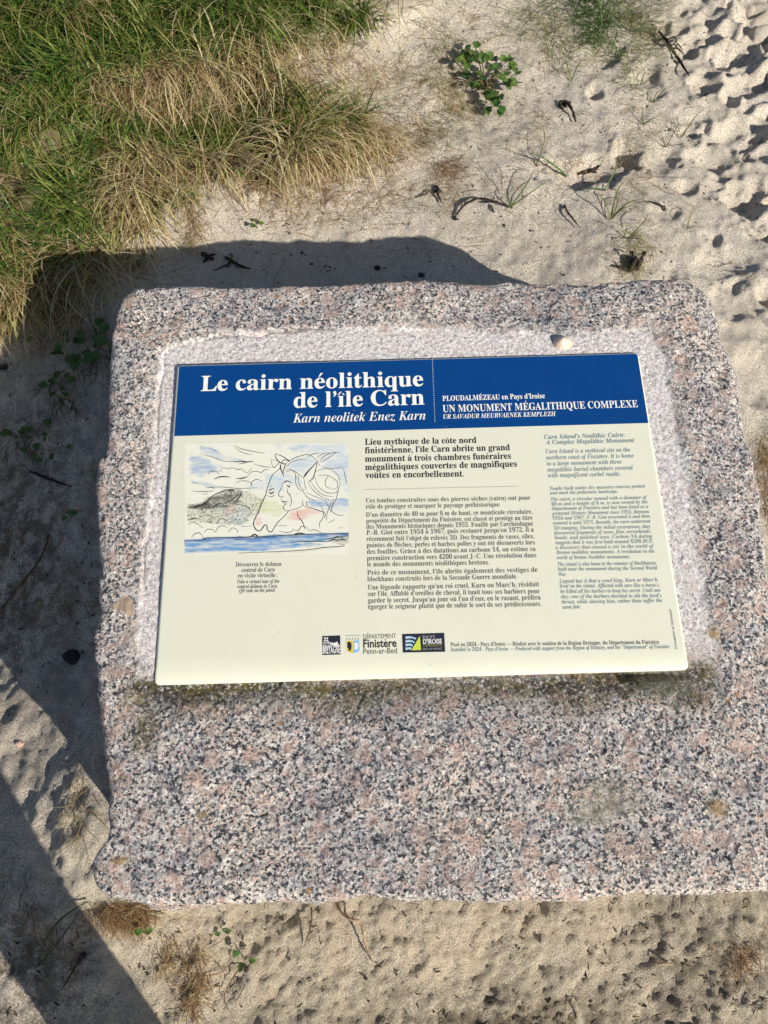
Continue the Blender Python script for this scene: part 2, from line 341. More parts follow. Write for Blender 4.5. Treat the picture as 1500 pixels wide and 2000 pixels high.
g1 = G.ramp(sep.outputs[0], [(0, (.030, .033, .042)), (.14, (.10, .11, .13)), (.26, (.27, .27, .275)), (.38, (.54, .51, .48)), (.54, (.68, .645, .60)), (.72, (.79, .755, .705)), (.86, (.66, .50, .43))], 'CONSTANT')
g1 = G.mix(.85, g1, G.mix(1., g1, G.ramp(G.noise(co, 480, 3, .8), [(.36, (.55, .55, .56)), (.52, (1, 1, 1)), (.66, (1.25, 1.22, 1.2))]), 'MULTIPLY'))
# big blocky pink feldspars
pw = G.n('ShaderNodeVectorMath', _operation='ADD'); G.set(pw.inputs[0], wv); pws = G.n('ShaderNodeVectorMath', _operation='SCALE'); G.set(pws.inputs[0], G.noise(co, 55, 4, .7, out=1)); G.set(pws.inputs['Scale'], .055); G.set(pw.inputs[1], pws.outputs[0])
pn = G.voro(pw.outputs[0], 30, 'F1', 1); pcol = G.voro(pw.outputs[0], 30, out='Color'); sp2 = G.n('ShaderNodeSeparateColor'); G.set(sp2.inputs[0], pcol)
pm = G.math('MULTIPLY', G.ramp(G.math('ADD', pn, G.math('MULTIPLY', G.noise(co, 90, 3, .6), .5)), [(.52, 1.), (.72, 0.)]), G.ramp(sp2.outputs[1], [(.34, 0.), (.44, 1.)]))
pink = G.mix(G.noise(co, 210, 3, .7), (.66, .42, .33), (.62, .50, .44))
fl = G.ramp(G.voro(wv, 420, out='Color'), [(.15, (.10, .09, .09)), (.32, (.75, .72, .70)), (.8, (1, 1, 1))])
pink = G.mix(.55, pink, G.mix(1., pink, fl, 'MULTIPLY'))
g2 = G.mix(G.math('MULTIPLY', pm, .70), g1, pink)
# fine biotite specks and bluish quartz areas
bt = G.ramp(G.noise(co, 330, 3, .55), [(.39, 1.), (.43, 0.)]); bt2 = G.math('MULTIPLY', bt, G.ramp(G.noise(co, 24, 3, .6), [(.36, .25), (.60, 1.)]))
g3 = G.mix(bt2, g2, (.03, .033, .042))
g3 = G.mix(G.ramp(G.noise(co, 17, 3, .6), [(.50, 0.), (.68, .55)]), g3, G.mix(1., g3, (.66, .72, .82), 'MULTIPLY'))
clot = G.math('MULTIPLY', G.ramp(G.math('ADD', G.voro(wv, 62), G.math('MULTIPLY', G.noise(co, 200, 3, .7), .3)), [(.30, 1.), (.36, 0.)]), G.ramp(G.noise(co, 11, 3, .6), [(.48, 0.), (.56, .8)]))
g3 = G.mix(clot, g3, G.mix(G.noise(co, 250, 3, .7), (.02, .024, .035), (.13, .15, .19)))
g3 = G.mix(1., g3, G.ramp(G.noise(co, 4.5, 4, .6), [(.35, (.84, .85, .89)), (.5, (1, 1, 1)), (.68, (1.08, 1.03, .98))]), 'MULTIPLY')
# pale pitted cut around the panel
pale = G.mix(G.ramp(G.noise(co, 210, 4, .7), [(.34, 0.), (.56, 1.)]), (.47, .44, .435), (.82, .78, .775))
palef = G.math('MULTIPLY', G.attr('cut'), G.ramp(G.noise(co, 150, 3, .6), [(.36, .12), (.56, .88)]))
g4 = G.mix(G.math('MULTIPLY', G.attr('halo'), .25), g3, (.60, .57, .55))
pale = G.mix(G.ramp(G.noise(co, 300, 3, .7), [(.37, .9), (.44, 0.)]), pale, (.17, .165, .18)); g4 = G.mix(palef, g4, pale)
stc = G.mix(G.ramp(G.noise(co, 40, 4, .7), [(.4, 0.), (.6, 1.)]), (.010, .009, .007), (.12, .10, .02))
stf = G.math('MULTIPLY', G.attr('stain'), G.ramp(G.noise(co, 170, 5, .8), [(.40, .05), (.50, 1.)]))
g5 = G.mix(stf, g4, stc)
g5 = G.mix(G.math('MULTIPLY', G.attr('lichen'), G.ramp(G.noise(co, 120, 4, .7), [(.36, .15), (.58, .8)])), g5, (.27, .255, .19))
g5 = G.mix(G.math('MULTIPLY', G.attr('ochre'), G.ramp(G.noise(co, 150, 4, .7), [(.36, .2), (.55, .95)])), g5, (.30, .20, .07))
rust = G.ramp(G.voro(wv, 19), [(.05, 1.), (.11, 0.)]); rust = G.math('MULTIPLY', rust, G.ramp(G.noise(co, 6, 2), [(.52, 0.), (.58, .7)]))
g5 = G.mix(rust, g5, (.42, .23, .08))
g5 = G.mix(G.attr('putty'), g5, G.mix(G.noise(co, 60, 3), (.28, .21, .15), (.34, .27, .2)))
notp = G.math('SUBTRACT', 1., G.attr('putty'))
nb = G.bump(G.noise(co, 300, 4, .75), G.math('MULTIPLY', notp, G.math('SUBTRACT', .9, G.math('MULTIPLY', G.attr('cut'), .35))), .0040); nb = G.bump(rcol, G.math('MULTIPLY', notp, .35), .0012, nb)
granite = G.base(g5, G.ramp(sep.outputs[1], [(0, .45), (1, .9)]), nb, .35)
block = mesh_obj('granite_block', vs, fs, granite, smooth=True, attrs={'cut': cutm, 'halo': halo, 'stain': stain, 'putty': putty, 'lichen': lichen, 'ochre': ochre})
block.matrix_world = PANEL_M
tag(block, 'rough speckled pink and grey granite block set in the sand under the blue headed panel', 'stone')

# ------------------------------------------------------------------ information panel
def simple(name, col, rough=.6, spec=.4):
    s = NT(name); return s.base(col, rough, None, spec)
P = NT('cream_enamel'); co = P.coord()
pc = P.mix(P.ramp(P.noise(co, 7, 3, .6), [(.3, 0.), (.7, .35)]), (.70, .70, .575), (.66, .665, .55))
dirt = P.math('MULTIPLY', P.ramp(P.voro(co, 38), [(.035, 1.), (.055, 0.)]), P.ramp(P.noise(co, 13, 2), [(.50, 0.), (.56, .55)]))
pc = P.mix(P.ramp(P.noise(co, 4, 6, .8), [(.48, 0.), (.75, .22)]), pc, (.56, .54, .44))
cream = P.base(P.mix(dirt, pc, (.24, .22, .16)), P.ramp(P.noise(co, 25, 3), [(.3, .30), (.7, .42)]), P.bump(P.noise(co, 300, 2), .05, .001), .5)
Bm = NT('blue_enamel'); co = Bm.coord()
dirt = Bm.math('MULTIPLY', Bm.ramp(Bm.voro(co, 45), [(.03, 1.), (.05, 0.)]), Bm.ramp(Bm.noise(co, 15, 2), [(.50, 0.), (.56, .55)]))
blue = Bm.base(Bm.mix(dirt, Bm.mix(Bm.noise(co, 5, 3), (.0008, .042, .185), (.0012, .052, .215)), (.45, .45, .4)), Bm.ramp(Bm.noise(co, 25, 3), [(.3, .26), (.7, .40)]), Bm.bump(Bm.noise(co, 300, 2), .05, .001), .45)
ink_black = simple('black_ink', (.018, .017, .018)); ink_grey = simple('grey_ink', (.11, .11, .105)); ink_teal = simple('slate_blue_ink', (.19, .26, .29))
ink_white = simple('white_ink', (.80, .80, .73)); edge_mat = simple('panel_edge', (.42, .43, .42), .45)

panel = empty('information_panel', (0, 0, 0), 'cream information panel with a blue header band, fixed in the recess of the granite block', 'sign')
panel.matrix_world = PANEL_M
def rrect(l, r, b, t, rad, n=10):
    p = []
    for (cx, cy, a0) in ((r - rad, t - rad, 0), (l + rad, t - rad, 90), (l + rad, b + rad, 180), (r - rad, b + rad, 270)):
        for k in range(n + 1):
            a = math.radians(a0 + 90 * k / n); p.append((cx + rad * math.cos(a), cy + rad * math.sin(a)))
    return np.array(p)
o_ = rrect(-PW / 2, PW / 2, -PH / 2, PH / 2, .007); i_ = rrect(-PW / 2 + .005, PW / 2 - .005, -PH / 2 + .034, PH / 2 - .004, .004)
vv = []; N = len(o_)
for w in (-.016, -.008, -.006): vv.append(np.c_[o_, np.full(N, w)])
for k in range(1, 11):
    a = math.pi / 2 * k / 10; q = o_ + (i_ - o_) * (1 - math.cos(a)); vv.append(np.c_[q, np.full(N, -.006 + .006 * math.sin(a))])
ff = []
for r_ in range(len(vv) - 1):
    for k in range(N): a = r_ * N + k; b = r_ * N + (k + 1) % N; ff.append((a, b, b + N, a + N))
base_i = (len(vv) - 1) * N; ff.append(tuple(range(base_i, base_i + N)))
slab = mesh_obj('slab', np.vstack(vv), ff, cream, panel, smooth=True)
# grey flank on the two shaded sides is the same slab, bare at the edge
HB = (uvt(338, 851)[1] + uvt(1270, 827)[1]) / 2
hp = rrect(-PW / 2 + .0045, PW / 2 - .0035, HB, PH / 2 - .0035, .004); nh = len(hp)
for k in range(nh):
    if hp[k][1] < HB + .004: hp[k][0] = -PW / 2 + .0045 if hp[k][0] < 0 else PW / 2 - .0035; 
header = mesh_obj('header_band', np.vstack([np.c_[hp, np.full(nh, .0002)], np.c_[hp, np.full(nh, -.0015)]]),
                  [tuple(range(nh))] + [(k, nh + k, nh + (k + 1) % nh, (k + 1) % nh) for k in range(nh)], blue, panel)

# ---- lettering: outlines of the built-in typeface, turned into meshes
def sty(c, k):
    if k == 's': return c
    o = ord(c)
    up, lo = {'b': (0x1D400, 0x1D41A), 'i': (0x1D434, 0x1D44E), 'bi': (0x1D468, 0x1D482)}[k]
    if 'A' <= c <= 'Z': return chr(up + o - 65)
    if k == 'i' and c == 'h': return '\u210e'
    if 'a' <= c <= 'z': return chr(lo + o - 97)
    if '0' <= c <= '9': return chr(0x1D7CE + o - 48) if k in ('b', 'bi') else c
    return c
ACC = {'é': 'e/', 'è': 'e\\', 'ê': 'e^', 'à': 'a\\', 'â': 'a^', 'î': 'i^', 'ô': 'o^', 'û': 'u^', 'ù': 'u\\', 'É': 'E/', 'È': 'E\\'}
GL = {}
def load_glyphs(req):
    todo = []
    for (c, k, off) in req:
        if (c, k, off) in GL or c == ' ': continue
        for rep in (1, 2):
            cu = bpy.data.curves.new('glyph', 'FONT'); cu.body = sty(c, k) * rep; cu.resolution_u = 3; cu.offset = off
            o = bpy.data.objects.new('glyph', cu); COL.objects.link(o); todo.append(((c, k, off), rep, o, cu))
    bpy.context.view_layer.update(); dg = bpy.context.evaluated_depsgraph_get(); tmp = {}
    for key, rep, o, cu in todo:
        me = o.evaluated_get(dg).to_mesh(); n = len(me.vertices); co_ = np.empty(n * 3, np.float32); me.vertices.foreach_get('co', co_)
        co_ = co_.reshape(-1, 3)[:, :2]
        if rep == 1: tmp[key] = (co_.copy(), [tuple(p.vertices) for p in me.polygons])
        else:
            v, f = tmp[key]; adv = (co_[:, 0].max() - v[:, 0].max()) if n and len(v) else .4
            GL[key] = (v, f, float(adv))
        o.evaluated_get(dg).to_mesh_clear()
    for _, _, o, cu in todo: bpy.data.objects.remove(o); bpy.data.curves.remove(cu)
def accent(base, mark, k):
    v, f, adv = GL[base]; v = v.copy(); f = list(f)
    if base[0] == 'i':                                         # drop the dot
        keep = v[:, 1] < .50; ids = -np.ones(len(v), int); ids[keep] = np.arange(keep.sum())
        f = [tuple(ids[list(p)]) for p in f if all(keep[list(p)])]; v = v[keep]
    cx = (v[:, 0].min() + v[:, 0].max()) / 2 + (.05 if 'i' in k else 0); y = v[:, 1].max() + .045
    w = .032
    def quad(x0, y0, x1, y1, t0, t1):
        nonlocal v, f
        n = len(v); v = np.vstack([v, [(x0 - t0, y0), (x0 + t0, y0), (x1 + t1, y1), (x1 - t1, y1)]]); f.append((n, n + 1, n + 2, n + 3))
    if mark == '/': quad(cx - .03, y, cx + .08, y + .17, .025, .05)
    if mark == '\\': quad(cx + .03, y, cx - .08, y + .17, .025, .05)
    if mark == '^': quad(cx - .12, y, cx - .001, y + .15, .03, .03); quad(cx + .12, y, cx + .065, y + .075, .03, .03)
    return v, f, adv
def set_text(t, k, off=0):
    x = 0; V_ = []; F_ = []; n = 0; spaces = []
    for c in t:
        if c == ' ': spaces.append(n); x += .27; continue
        if c in ACC: v, f, adv = accent((ACC[c][0], k, off), ACC[c][1], k)
        else: v, f, adv = GL[(c, k, off)]
        if len(v): V_.append(v + [x, 0]); F_ += [tuple(int(i) + n for i in p) for p in f]; n += len(v)
        x += adv
    V_ = np.vstack(V_); return V_, F_, spaces
def need(lines):
    r = set()
    for L in lines:
        for c in L[0]: r.add((ACC.get(c, c)[0], L[1], L[2]))
    return r
def text_block(name, lines, mat, size, parent=panel, w=.00025, vertical=False):
    """lines: (text, style, offset, x0, y0, x1, y1) with the baseline's two ends in photo pixels"""
    load_glyphs(need(lines)); V_ = []; F_ = []; n = 0
    for (t, k, off, x0, y0, x1, y1) in lines:
        a = np.array(uvt(x0, y0, w)); b = np.array(uvt(x1, y1, w)); W = np.linalg.norm(b - a)
        v, f, sps = set_text(t, k, off); v = v.copy(); v[:, 0] -= v[:, 0].min(); tw = v[:, 0].max()
        hs = min(max(W / tw / size, .55), 1.2)
        if sps and len(t) > 8:                                  # justify: the rest goes into the spaces
            extra = (W / (hs * size) - tw) / len(sps)
            for s_ in sps: v[s_:, 0] += extra
        else: hs = W / tw / size
        d = (b - a) / W; up = np.array([-d[1], d[0]])
        q = a + v[:, :1] * size * hs * d + v[:, 1:2] * size * up
        V_.append(np.c_[q, np.full(len(q), w)]); F_ += [tuple(i + n for i in p) for p in f]; n += len(q)
    return mesh_obj(name, np.vstack(V_), F_, mat, parent)
def px3(sx, sy, sc_, L): return [(t, k, o, sx + a / sc_, sy + b / sc_, sx + c / sc_, sy + d / sc_) for (t, k, o, a, b, c, d) in L]
text_block('title', [('Le cairn néolithique', 'b', .004, 392, 763.8, 827, 753.8), ('de l’île Carn', 'b', .004, 573.5, 796.3, 829, 790)], ink_white, .0425)
text_block('subtitle', [('Karn neolitek Enez Karn', 'bi', -.006, 572, 825.5, 831.5, 819.3)], ink_white, .0245)
text_block('place_name', [("PLOUDALMÉZEAU en Pays d’Iroise", 'b', .004, 864.5, 783, 1064.5, 777.6)], ink_white, .0140)
text_block('heading', [('UN MONUMENT MÉGALITHIQUE COMPLEXE', 'b', 0, 865, 805, 1246.3, 795.2)], ink_white, .0195)
text_block('breton_heading', [('UR SAVADUR MEURVAENEK KEMPLEZH', 'bi', 0, 866, 818, 1086.3, 812.3)], ink_white, .0122)
text_block('introduction', [
    ('Lieu mythique de la côte nord', 'b', .006, 712.7, 868.8, 930.9, 865), ("finistérienne, l’île Carn abrite un grand", 'b', .006, 712.9, 885.4, 996.2, 879.3),
    ('monument à trois chambres funéraires', 'b', .006, 713.1, 902, 998.5, 895.9), ('mégalithiques couvertes de magnifiques', 'b', .006, 713.4, 918.3, 1010.2, 911.4),
    ('voûtes en encorbellement.', 'b', .006, 713.6, 933.8, 906.5, 930.7)], ink_black, .0160)
text_block('french_text', px3(690, 940, 3.947, [(t, 'b', 0, *c) for t, c in [
    ("Ces tombes construites sous des pierres sèches (cairn) ont pour", (98,165,1368,142)), ("rôle de protéger et marquer le paysage préhistorique.", (98,212,1135,194)),
    ("D’un diamètre de 40 m pour 8 m de haut, ce monticule circulaire,", (98,275,1382,250)), ("propriété du Département du Finistère, est classé et protégé au titre", (100,322,1384,297)),
    ("des Monuments historiques depuis 1955. Fouillé par l’archéologue", (101,367,1388,342)), ("P.-R. Giot entre 1954 à 1967, puis restauré jusqu’en 1972, il a", (102,413,1393,388)),
    ("récemment fait l’objet de relevés 3D. Des fragments de vases, silex,", (103,461,1397,440)), ("pointes de flèches, perles et haches polies y ont été découverts lors", (104,510,1402,487)),
    ("des fouilles. Grâce à des datations au carbone 14, on estime sa", (105,560,1407,537)), ("première construction vers 4200 avant J.-C. Une révolution dans", (106,610,1412,586)),
    ("le monde des monuments néolithiques bretons.", (107,658,1050,641)), ("Près de ce monument, l’île abrite également des vestiges de", (108,722,1422,698)),
    ("blockhaus construits lors de la Seconde Guerre mondiale.", (109,772,1265,750)), ("Une légende rapporte qu’un roi cruel, Karn ou Marc’h, résidait", (112,836,1434,810)),
    ("sur l’île. Affublé d’oreilles de cheval, il tuait tous ses barbiers pour", (113,886,1440,863)), ("garder le secret. Jusqu’au jour où l’un d’eux, en le rasant, préféra", (114,937,1446,912)),
    ("égorger le seigneur plutôt que de subir le sort de ses prédécesseurs.", (115,985,1452,962))]]), ink_grey, .0113)
text_block('english_heading', px3(1040, 830, 5, [("Carn Island’s Neolithic Cairn:", 'bi', .006, 116,138,903,115), ("A Complex Megalithic Monument", 'bi', .006, 130,190,998,168)]), ink_teal, .0115)
text_block('english_introduction', px3(1040, 830, 5, [(t, 'bi', 0, *c) for t, c in [("Carn Island is a mythical site on the", (132,278,957,260)), ("northern coast of Finistère. It is home", (136,338,992,318)),
    ("to a large monument with three", (141,397,875,378)), ("megalithic burial chambers covered", (147,457,985,436)), ("with magnificent corbel vaults.", (153,513,865,496))]]), ink_teal, .0112)
text_block('english_text', px3(1040, 830, 5, [(t, 'bi', 0, *c) for t, c in [("Tombs built under dry masonry courses protect", (170,637,1105,612)), ("and mark the prehistoric landscape.", (173,680,838,664)),
    ("The cairn, a circular mound with a diameter of", (181,742,1122,722)), ("40 m and a height of 8 m, is now owned by the", (184,788,1128,766)), ("Département of Finistère and has been listed as a", (188,833,1133,812)),
    ("protected Historic Monument since 1955. Between", (192,880,1142,862)), ("1954 and 1967, P.-R. Giot excavated it and then", (197,928,1148,906)), ("restored it until 1972. Recently, the cairn underwent", (201,975,1156,955))]])
    + px3(1060, 1020, 5, [(t, 'bi', 0, *c) for t, c in [("3D imaging. During the initial excavations, they", (108,73,1055,57)), ("discovered fragments of vases, flint, arrowheads,", (112,121,1062,103)),
    ("beads, and polished axes. Carbon-14 dating", (118,167,1075,152)), ("suggests that it was first built around 4200 BCE,", (122,215,1083,200)), ("a discovery that caused a stir in the world of", (126,264,1090,248)),
    ("Breton neolithic monuments. A revolution in the", (133,312,1095,298)), ("world of Breton Neolithic monuments.", (138,362,858,352)), ("The island is also home to the remains of blockhauses", (148,428,1110,413)),
    ("built near the monument during the Second World", (150,475,1123,462)), ("War.", (157,526,235,525)), ("Legend has it that a cruel king, Karn or Marc’h,", (163,593,1135,578)), ("lived on the island. Afflicted with ears like a horse’s,", (167,640,1145,630)),
    ("he killed all his barbers to keep his secret. Until one", (173,692,1155,680)), ("day, one of the barbers decided to slit the lord’s", (180,743,1163,733)), ("throat, while shaving him, rather than suffer the", (185,796,1170,780)), ("same fate.", (193,846,375,842))]]), ink_teal, .0089)
text_block('visit_text', px3(340, 1080, 3.947, [("Découvrez le dolmen", 'b', 0, 475,105,828,100), ("central de Carn", 'b', 0, 520,148,777,143), ("en visite virtuelle :", 'b', 0, 492,190,800,187)]), ink_grey, .0100)
text_block('english_visit_text', px3(340, 1080, 3.947, [("Take a virtual tour of the", 'bi', 0, 485,235,812,231), ("central dolmen in Carn.", 'bi', 0, 487,272,800,268), ("QR code on the panel.", 'bi', 0, 502,305,783,299)]), ink_grey, .0088)
text_block('credit_line', px3(600, 1210, 1.974, [("Posé en 2024 - Pays d’Iroise — Réalisé avec le soutien de la Région Bretagne, du Département du Finistère", 'b', 0, 553,104,1358,94)]), ink_grey, .0088)
text_block('english_credit_line', px3(600, 1210, 1.974, [("Installed in 2024 - Pays d’Iroise — Produced with support from the Region of Brittany, and the “Département” of Finistère", 'bi', 0, 553,123,1398,111)]), ink_teal, .0084)
text_block('side_credit', [("Conception et illustration", 's', 0, 1323, 1268, 1311, 1190)], ink_grey, .006)

def poly(pts, w, name, mat, parent, s=(0, 0, 1)):
    """flat print: outline in photo pixels (after crop offset and scale)"""
    q = [uvt(s[0] + x / s[2], s[1] + y / s[2], w) for x, y in pts]
    return mesh_obj(name, [(a, b, w) for a, b in q], [tuple(range(len(q)))], mat, parent)
def dots(name, p0, p1, n, r, mat):
    a = np.array(uvt(*p0)); b = np.array(uvt(*p1)); V_ = []; F_ = []
    for k in range(n):
        c_ = a + (b - a) * k / (n - 1)
        for j_ in range(6): V_.append((c_[0] + r * math.cos(j_ * math.pi / 3), c_[1] + r * math.sin(j_ * math.pi / 3), .00025))
        F_.append(tuple(range(6 * k, 6 * k + 6)))
    return mesh_obj(name, V_, F_, mat, panel)
dots('dotted_line', (714, 956.4), (1011.5, 949.6), 60, .00085, ink_grey); dots('dotted_line', (844.5, 703), (849.5, 823), 30, .00075, ink_white)

# ---- logos
LS = (600, 1220, 5)
navy = simple('logo_navy', (.012, .014, .03)); lwhite = simple('logo_white', (.72, .72, .70)); gold = simple('logo_gold', (.62, .48, .03)); sky_b = simple('logo_light_blue', (.20, .42, .68))
lime = simple('logo_lime', (.52, .60, .06)); wave = simple('logo_wave_blue', (.30, .55, .75)); lgrey = simple('logo_grey', (.28, .28, .27)); dimw = simple('logo_dim_white', (.33, .33, .34)); olive = simple('logo_olive', (.28, .30, .05))
lg = poly([(147, 112), (323, 105), (325, 291), (148, 297)], .0002, 'region_logo', navy, panel, LS)
poly([(196, 158), (225, 176), (262, 180), (297, 163), (294, 183), (313, 187), (302, 202), (308, 228), (283, 213), (262, 208), (232, 196), (210, 180)], .0003, 'ermine_emblem', lwhite, lg, LS)
for a in (0, 90, 180, 270):
    c_, s_ = math.cos(math.radians(a + 45)), math.sin(math.radians(a + 45))
    poly([(184 + x * c_ - y * s_, 144 + x * s_ + y * c_) for x, y in ((4, 0), (12, -8), (27, -7), (24, 0), (27, 7), (12, 8))], .0003, 'ermine_petal', lwhite, lg, LS)
text_block('region_name', px3(600, 1220, 5, [('RÉGION', 's', 0, 158, 242, 245, 239), ('BRETAGNE', 's', .02, 152, 283, 322, 276)]), lwhite, .016, lg, .0003)
sh = poly([(375, 150), (515, 146), (520, 250), (498, 272), (450, 289), (402, 276), (380, 256)], .0002, 'department_shield', lwhite, panel, LS)
poly([(382, 158), (446, 156), (447, 280), (404, 268), (386, 250)], .0003, 'yellow_half', gold, sh, LS); poly([(450, 156), (510, 154), (513, 248), (494, 266), (450, 280)], .0003, 'blue_half', sky_b, sh, LS)
poly([(392, 175), (405, 165), (418, 168), (425, 182), (436, 178), (430, 198), (438, 215), (428, 222), (434, 240), (420, 248), (412, 262), (402, 256), (406, 236), (394, 228), (388, 205), (400, 200), (390, 190)], .0004, 'lion_emblem', navy, sh, LS)
poly([(456, 175), (470, 182), (478, 170), (490, 182), (504, 170), (497, 195), (508, 215), (492, 222), (496, 244), (480, 236), (468, 256), (464, 236), (454, 228), (468, 210), (456, 196)], .0004, 'pale_emblem', lwhite, sh, LS)
for k in range(5): poly([(385 + k * 28, 128), (391 + k * 28, 128), (393 + k * 28, 147), (383 + k * 28, 147)], .0003, 'ermine_mark', lgrey, sh, LS)
poly([(368, 108), (520, 102), (520, 106), (368, 112)], .0003, 'shield_border', lgrey, sh, LS)
text_block('department_text', px3(600, 1220, 5, [('DÉPARTEMENT', 's', 0, 547, 141, 868, 130)]), ink_grey, .0098)
text_block('department_name', px3(600, 1220, 5, [('Finistère', 's', .022, 548, 224, 874, 215)]), ink_black, .0172)
text_block('breton_department_name', px3(600, 1220, 5, [('Penn-ar-Bed', 's', .003, 548, 288, 879, 279)]), ink_grey, .0122)
iz = poly([(926, 92), (1338, 80), (1348, 265), (934, 273)], .0002, 'district_logo', navy, panel, LS)
for k in range(4):
    y = 128 + k * 36; x1 = 1066 - k * 16
    poly([(958, y - 12), (990, y - 16), (1020, y - 12), (x1, y + 2), (x1 - 8, y + 18), (1015, y + 2), (990, y - 2), (962, y + 8)], .0003, 'wave', wave, iz, LS)
    poly([(960, y + 8), (990, y - 2), (1015, y + 2), (1012, y + 7), (990, y + 4), (963, y + 12)], .0003, 'foam_line', lwhite, iz, LS)
poly([(1100, 108), (1111, 248), (1018, 250)], .0003, 'sail', lime, iz, LS)
text_block('district_name', px3(600, 1220, 5, [("D’IROISE", 's', .022, 1132, 188, 1316, 183)]), lwhite, .0100, iz, .0003)
text_block('district_word', px3(600, 1220, 5, [("PAYS", 's', 0, 1130, 150, 1250, 146)]), dimw, .0100, iz, .0003)
text_block('district_subtitle', px3(600, 1220, 5, [("COMMUNAUTÉ", 's', 0, 1132, 216, 1316, 211)]), olive, .0056, iz, .0003)
text_block('district_breton_line', px3(600, 1220, 5, [("BRO AN HIROAZ", 's', 0, 1132, 247, 1316, 242)]), dimw, .0040, iz, .0003)

# ---- the printed drawing
DS = (330, 840, 3.947)
gx, gy = np.meshgrid(np.linspace(118, 1386, 250), np.linspace(100, 962, 175)); fx, fy = gx.ravel(), gy.ravel()
q = uv(DS[0] + fx / DS[2], DS[1] + fy / DS[2], .00015)
ccol = np.tile(np.array([.69, .69, .575]), (len(fx), 1))
def wash(P_, col_, st, soft=18, streak=0, seed=1):
    m = sstep(soft, -soft, polydist(fx, fy, P_) + soft * .9 * fbm(fx / 60, fy / 25, 3, seed)); m = m * st * (.72 + .38 * fbm(fx / 90, fy / 14, 3, seed + 9))
    m = np.clip(m, 0, 1)[:, None]; ccol[:] = ccol * (1 - m) + np.array(col_) * m
BL = (.22, .35, .56); PB = (.36, .50, .66)
wash([(120, 100), (1386, 100), (1386, 962), (118, 962)], (.74, .735, .66), .7)
wash([(165, 185), (250, 215), (330, 265), (400, 285), (385, 310), (290, 350), (165, 330)], BL, .72, 22, seed=2)
wash([(245, 125), (360, 145), (430, 195), (600, 240), (520, 252), (380, 215), (250, 175)], BL, .65, 12, seed=3)
wash([(170, 392), (280, 400), (420, 440), (340, 447), (180, 418)], BL, .55, 10, seed=4)
wash([(820, 112), (1386, 106), (1386, 500), (1270, 320), (1120, 180)], PB, .62, 30, seed=5)
wash([(1180, 275), (1386, 240), (1386, 300), (1180, 300)], BL, .5, 14, seed=6); wash([(900, 140), (1060, 120), (960, 165)], BL, .5, 12, seed=7)
wash([(890, 280), (960, 215), (1080, 185), (1130, 250), (1040, 330), (960, 320)], PB, .6, 16, seed=8)
wash([(740, 340), (870, 320), (885, 470), (830, 470), (750, 440)], PB, .7, 18, seed=10); wash([(885, 330), (1000, 345), (1040, 450), (900, 440)], PB, .5, 20, seed=11)
wash([(600, 420), (720, 370), (740, 460), (620, 470)], PB, .35, 16, seed=12)
wash([(1060, 545), (1386, 522), (1386, 580), (1100, 590)], BL, .85, 9, seed=13); wash([(1150, 590), (1386, 570), (1386, 640), (1200, 630)], PB, .35, 16, seed=13)
wash([(140, 570), (200, 590), (300, 535), (370, 485), (455, 458), (600, 470), (720, 520), (760, 560), (680, 620), (560, 740), (300, 720), (140, 700)], (.45, .46, .33), .6, 14, seed=14)
wash([(140, 600), (210, 590), (300, 540), (370, 490), (450, 458), (575, 472), (540, 560), (460, 600), (340, 612), (200, 605)], (.13, .115, .10), .85, 14, seed=15)
wash([(150, 575), (300, 560), (330, 600), (170, 605)], (.05, .05, .06), .7, 10, seed=16)
wash([(640, 580), (720, 530), (820, 540), (880, 590), (885, 640), (820, 670), (690, 640)], (.50, .57, .24), .6, 16, seed=17)
wash([(400, 610), (560, 600), (640, 640), (560, 720), (450, 700)], (.42, .52, .60), .5, 20, seed=18); wash([(420, 600), (500, 590), (520, 640), (430, 650)], (.60, .25, .25), .35, 18, seed=19)
wash([(930, 640), (1070, 605), (1160, 630), (1000, 690), (920, 685)], (.66, .25, .22), .5, 14, seed=20); wash([(665, 670), (710, 665), (715, 720), (670, 740)], (.60, .30, .28), .5, 10, seed=21)
wash([(118, 848), (300, 830), (700, 822), (960, 800), (1386, 793), (1386, 830), (1230, 850), (1000, 868), (1220, 876), (1000, 905), (700, 930), (118, 945)], (.10, .27, .52), .92, 8, seed=22)
wash([(118, 846), (300, 830), (900, 806), (1386, 793), (1386, 812), (900, 832), (118, 862)], (.03, .10, .28), .8, 7, seed=23)
wash([(1230, 850), (1300, 825), (1386, 820), (1386, 880), (1260, 872)], (.35, .36, .28), .7, 10, seed=24)
wash([(430, 948), (900, 940), (1340, 885), (1350, 900), (1000, 945), (500, 958)], (.55, .50, .33), .55, 6, seed=25)
sp2_ = np.abs(fbm(fx / 34, fy / 13, 3, 88)) < .07; sp2_ &= inpoly(fx, fy, [(150, 600), (300, 540), (455, 460), (600, 470), (730, 540), (690, 640), (560, 735), (300, 715), (140, 690)]); ccol[sp2_] *= .5
sp_ = (_hash((fx / 6).astype(int), (fy / 6).astype(int), 5) > .80) & inpoly(fx, fy, [(140, 590), (450, 470), (600, 480), (720, 540), (700, 640), (560, 740), (300, 720), (140, 700)])
ccol[sp_] *= .42
M_ = NT('printed_drawing'); dm = M_.base(M_.attr('tint', 'Color'), .36, None, .5)
ii = np.arange(249 * 174); rr_ = ii // 249; cc_ = ii % 249; kk = rr_ * 250 + cc_
drawing = mesh_obj('drawing', np.c_[q, np.full(len(q), .00015)], np.stack([kk, kk + 250, kk + 251, kk + 1], -1), dm, panel, col=ccol)
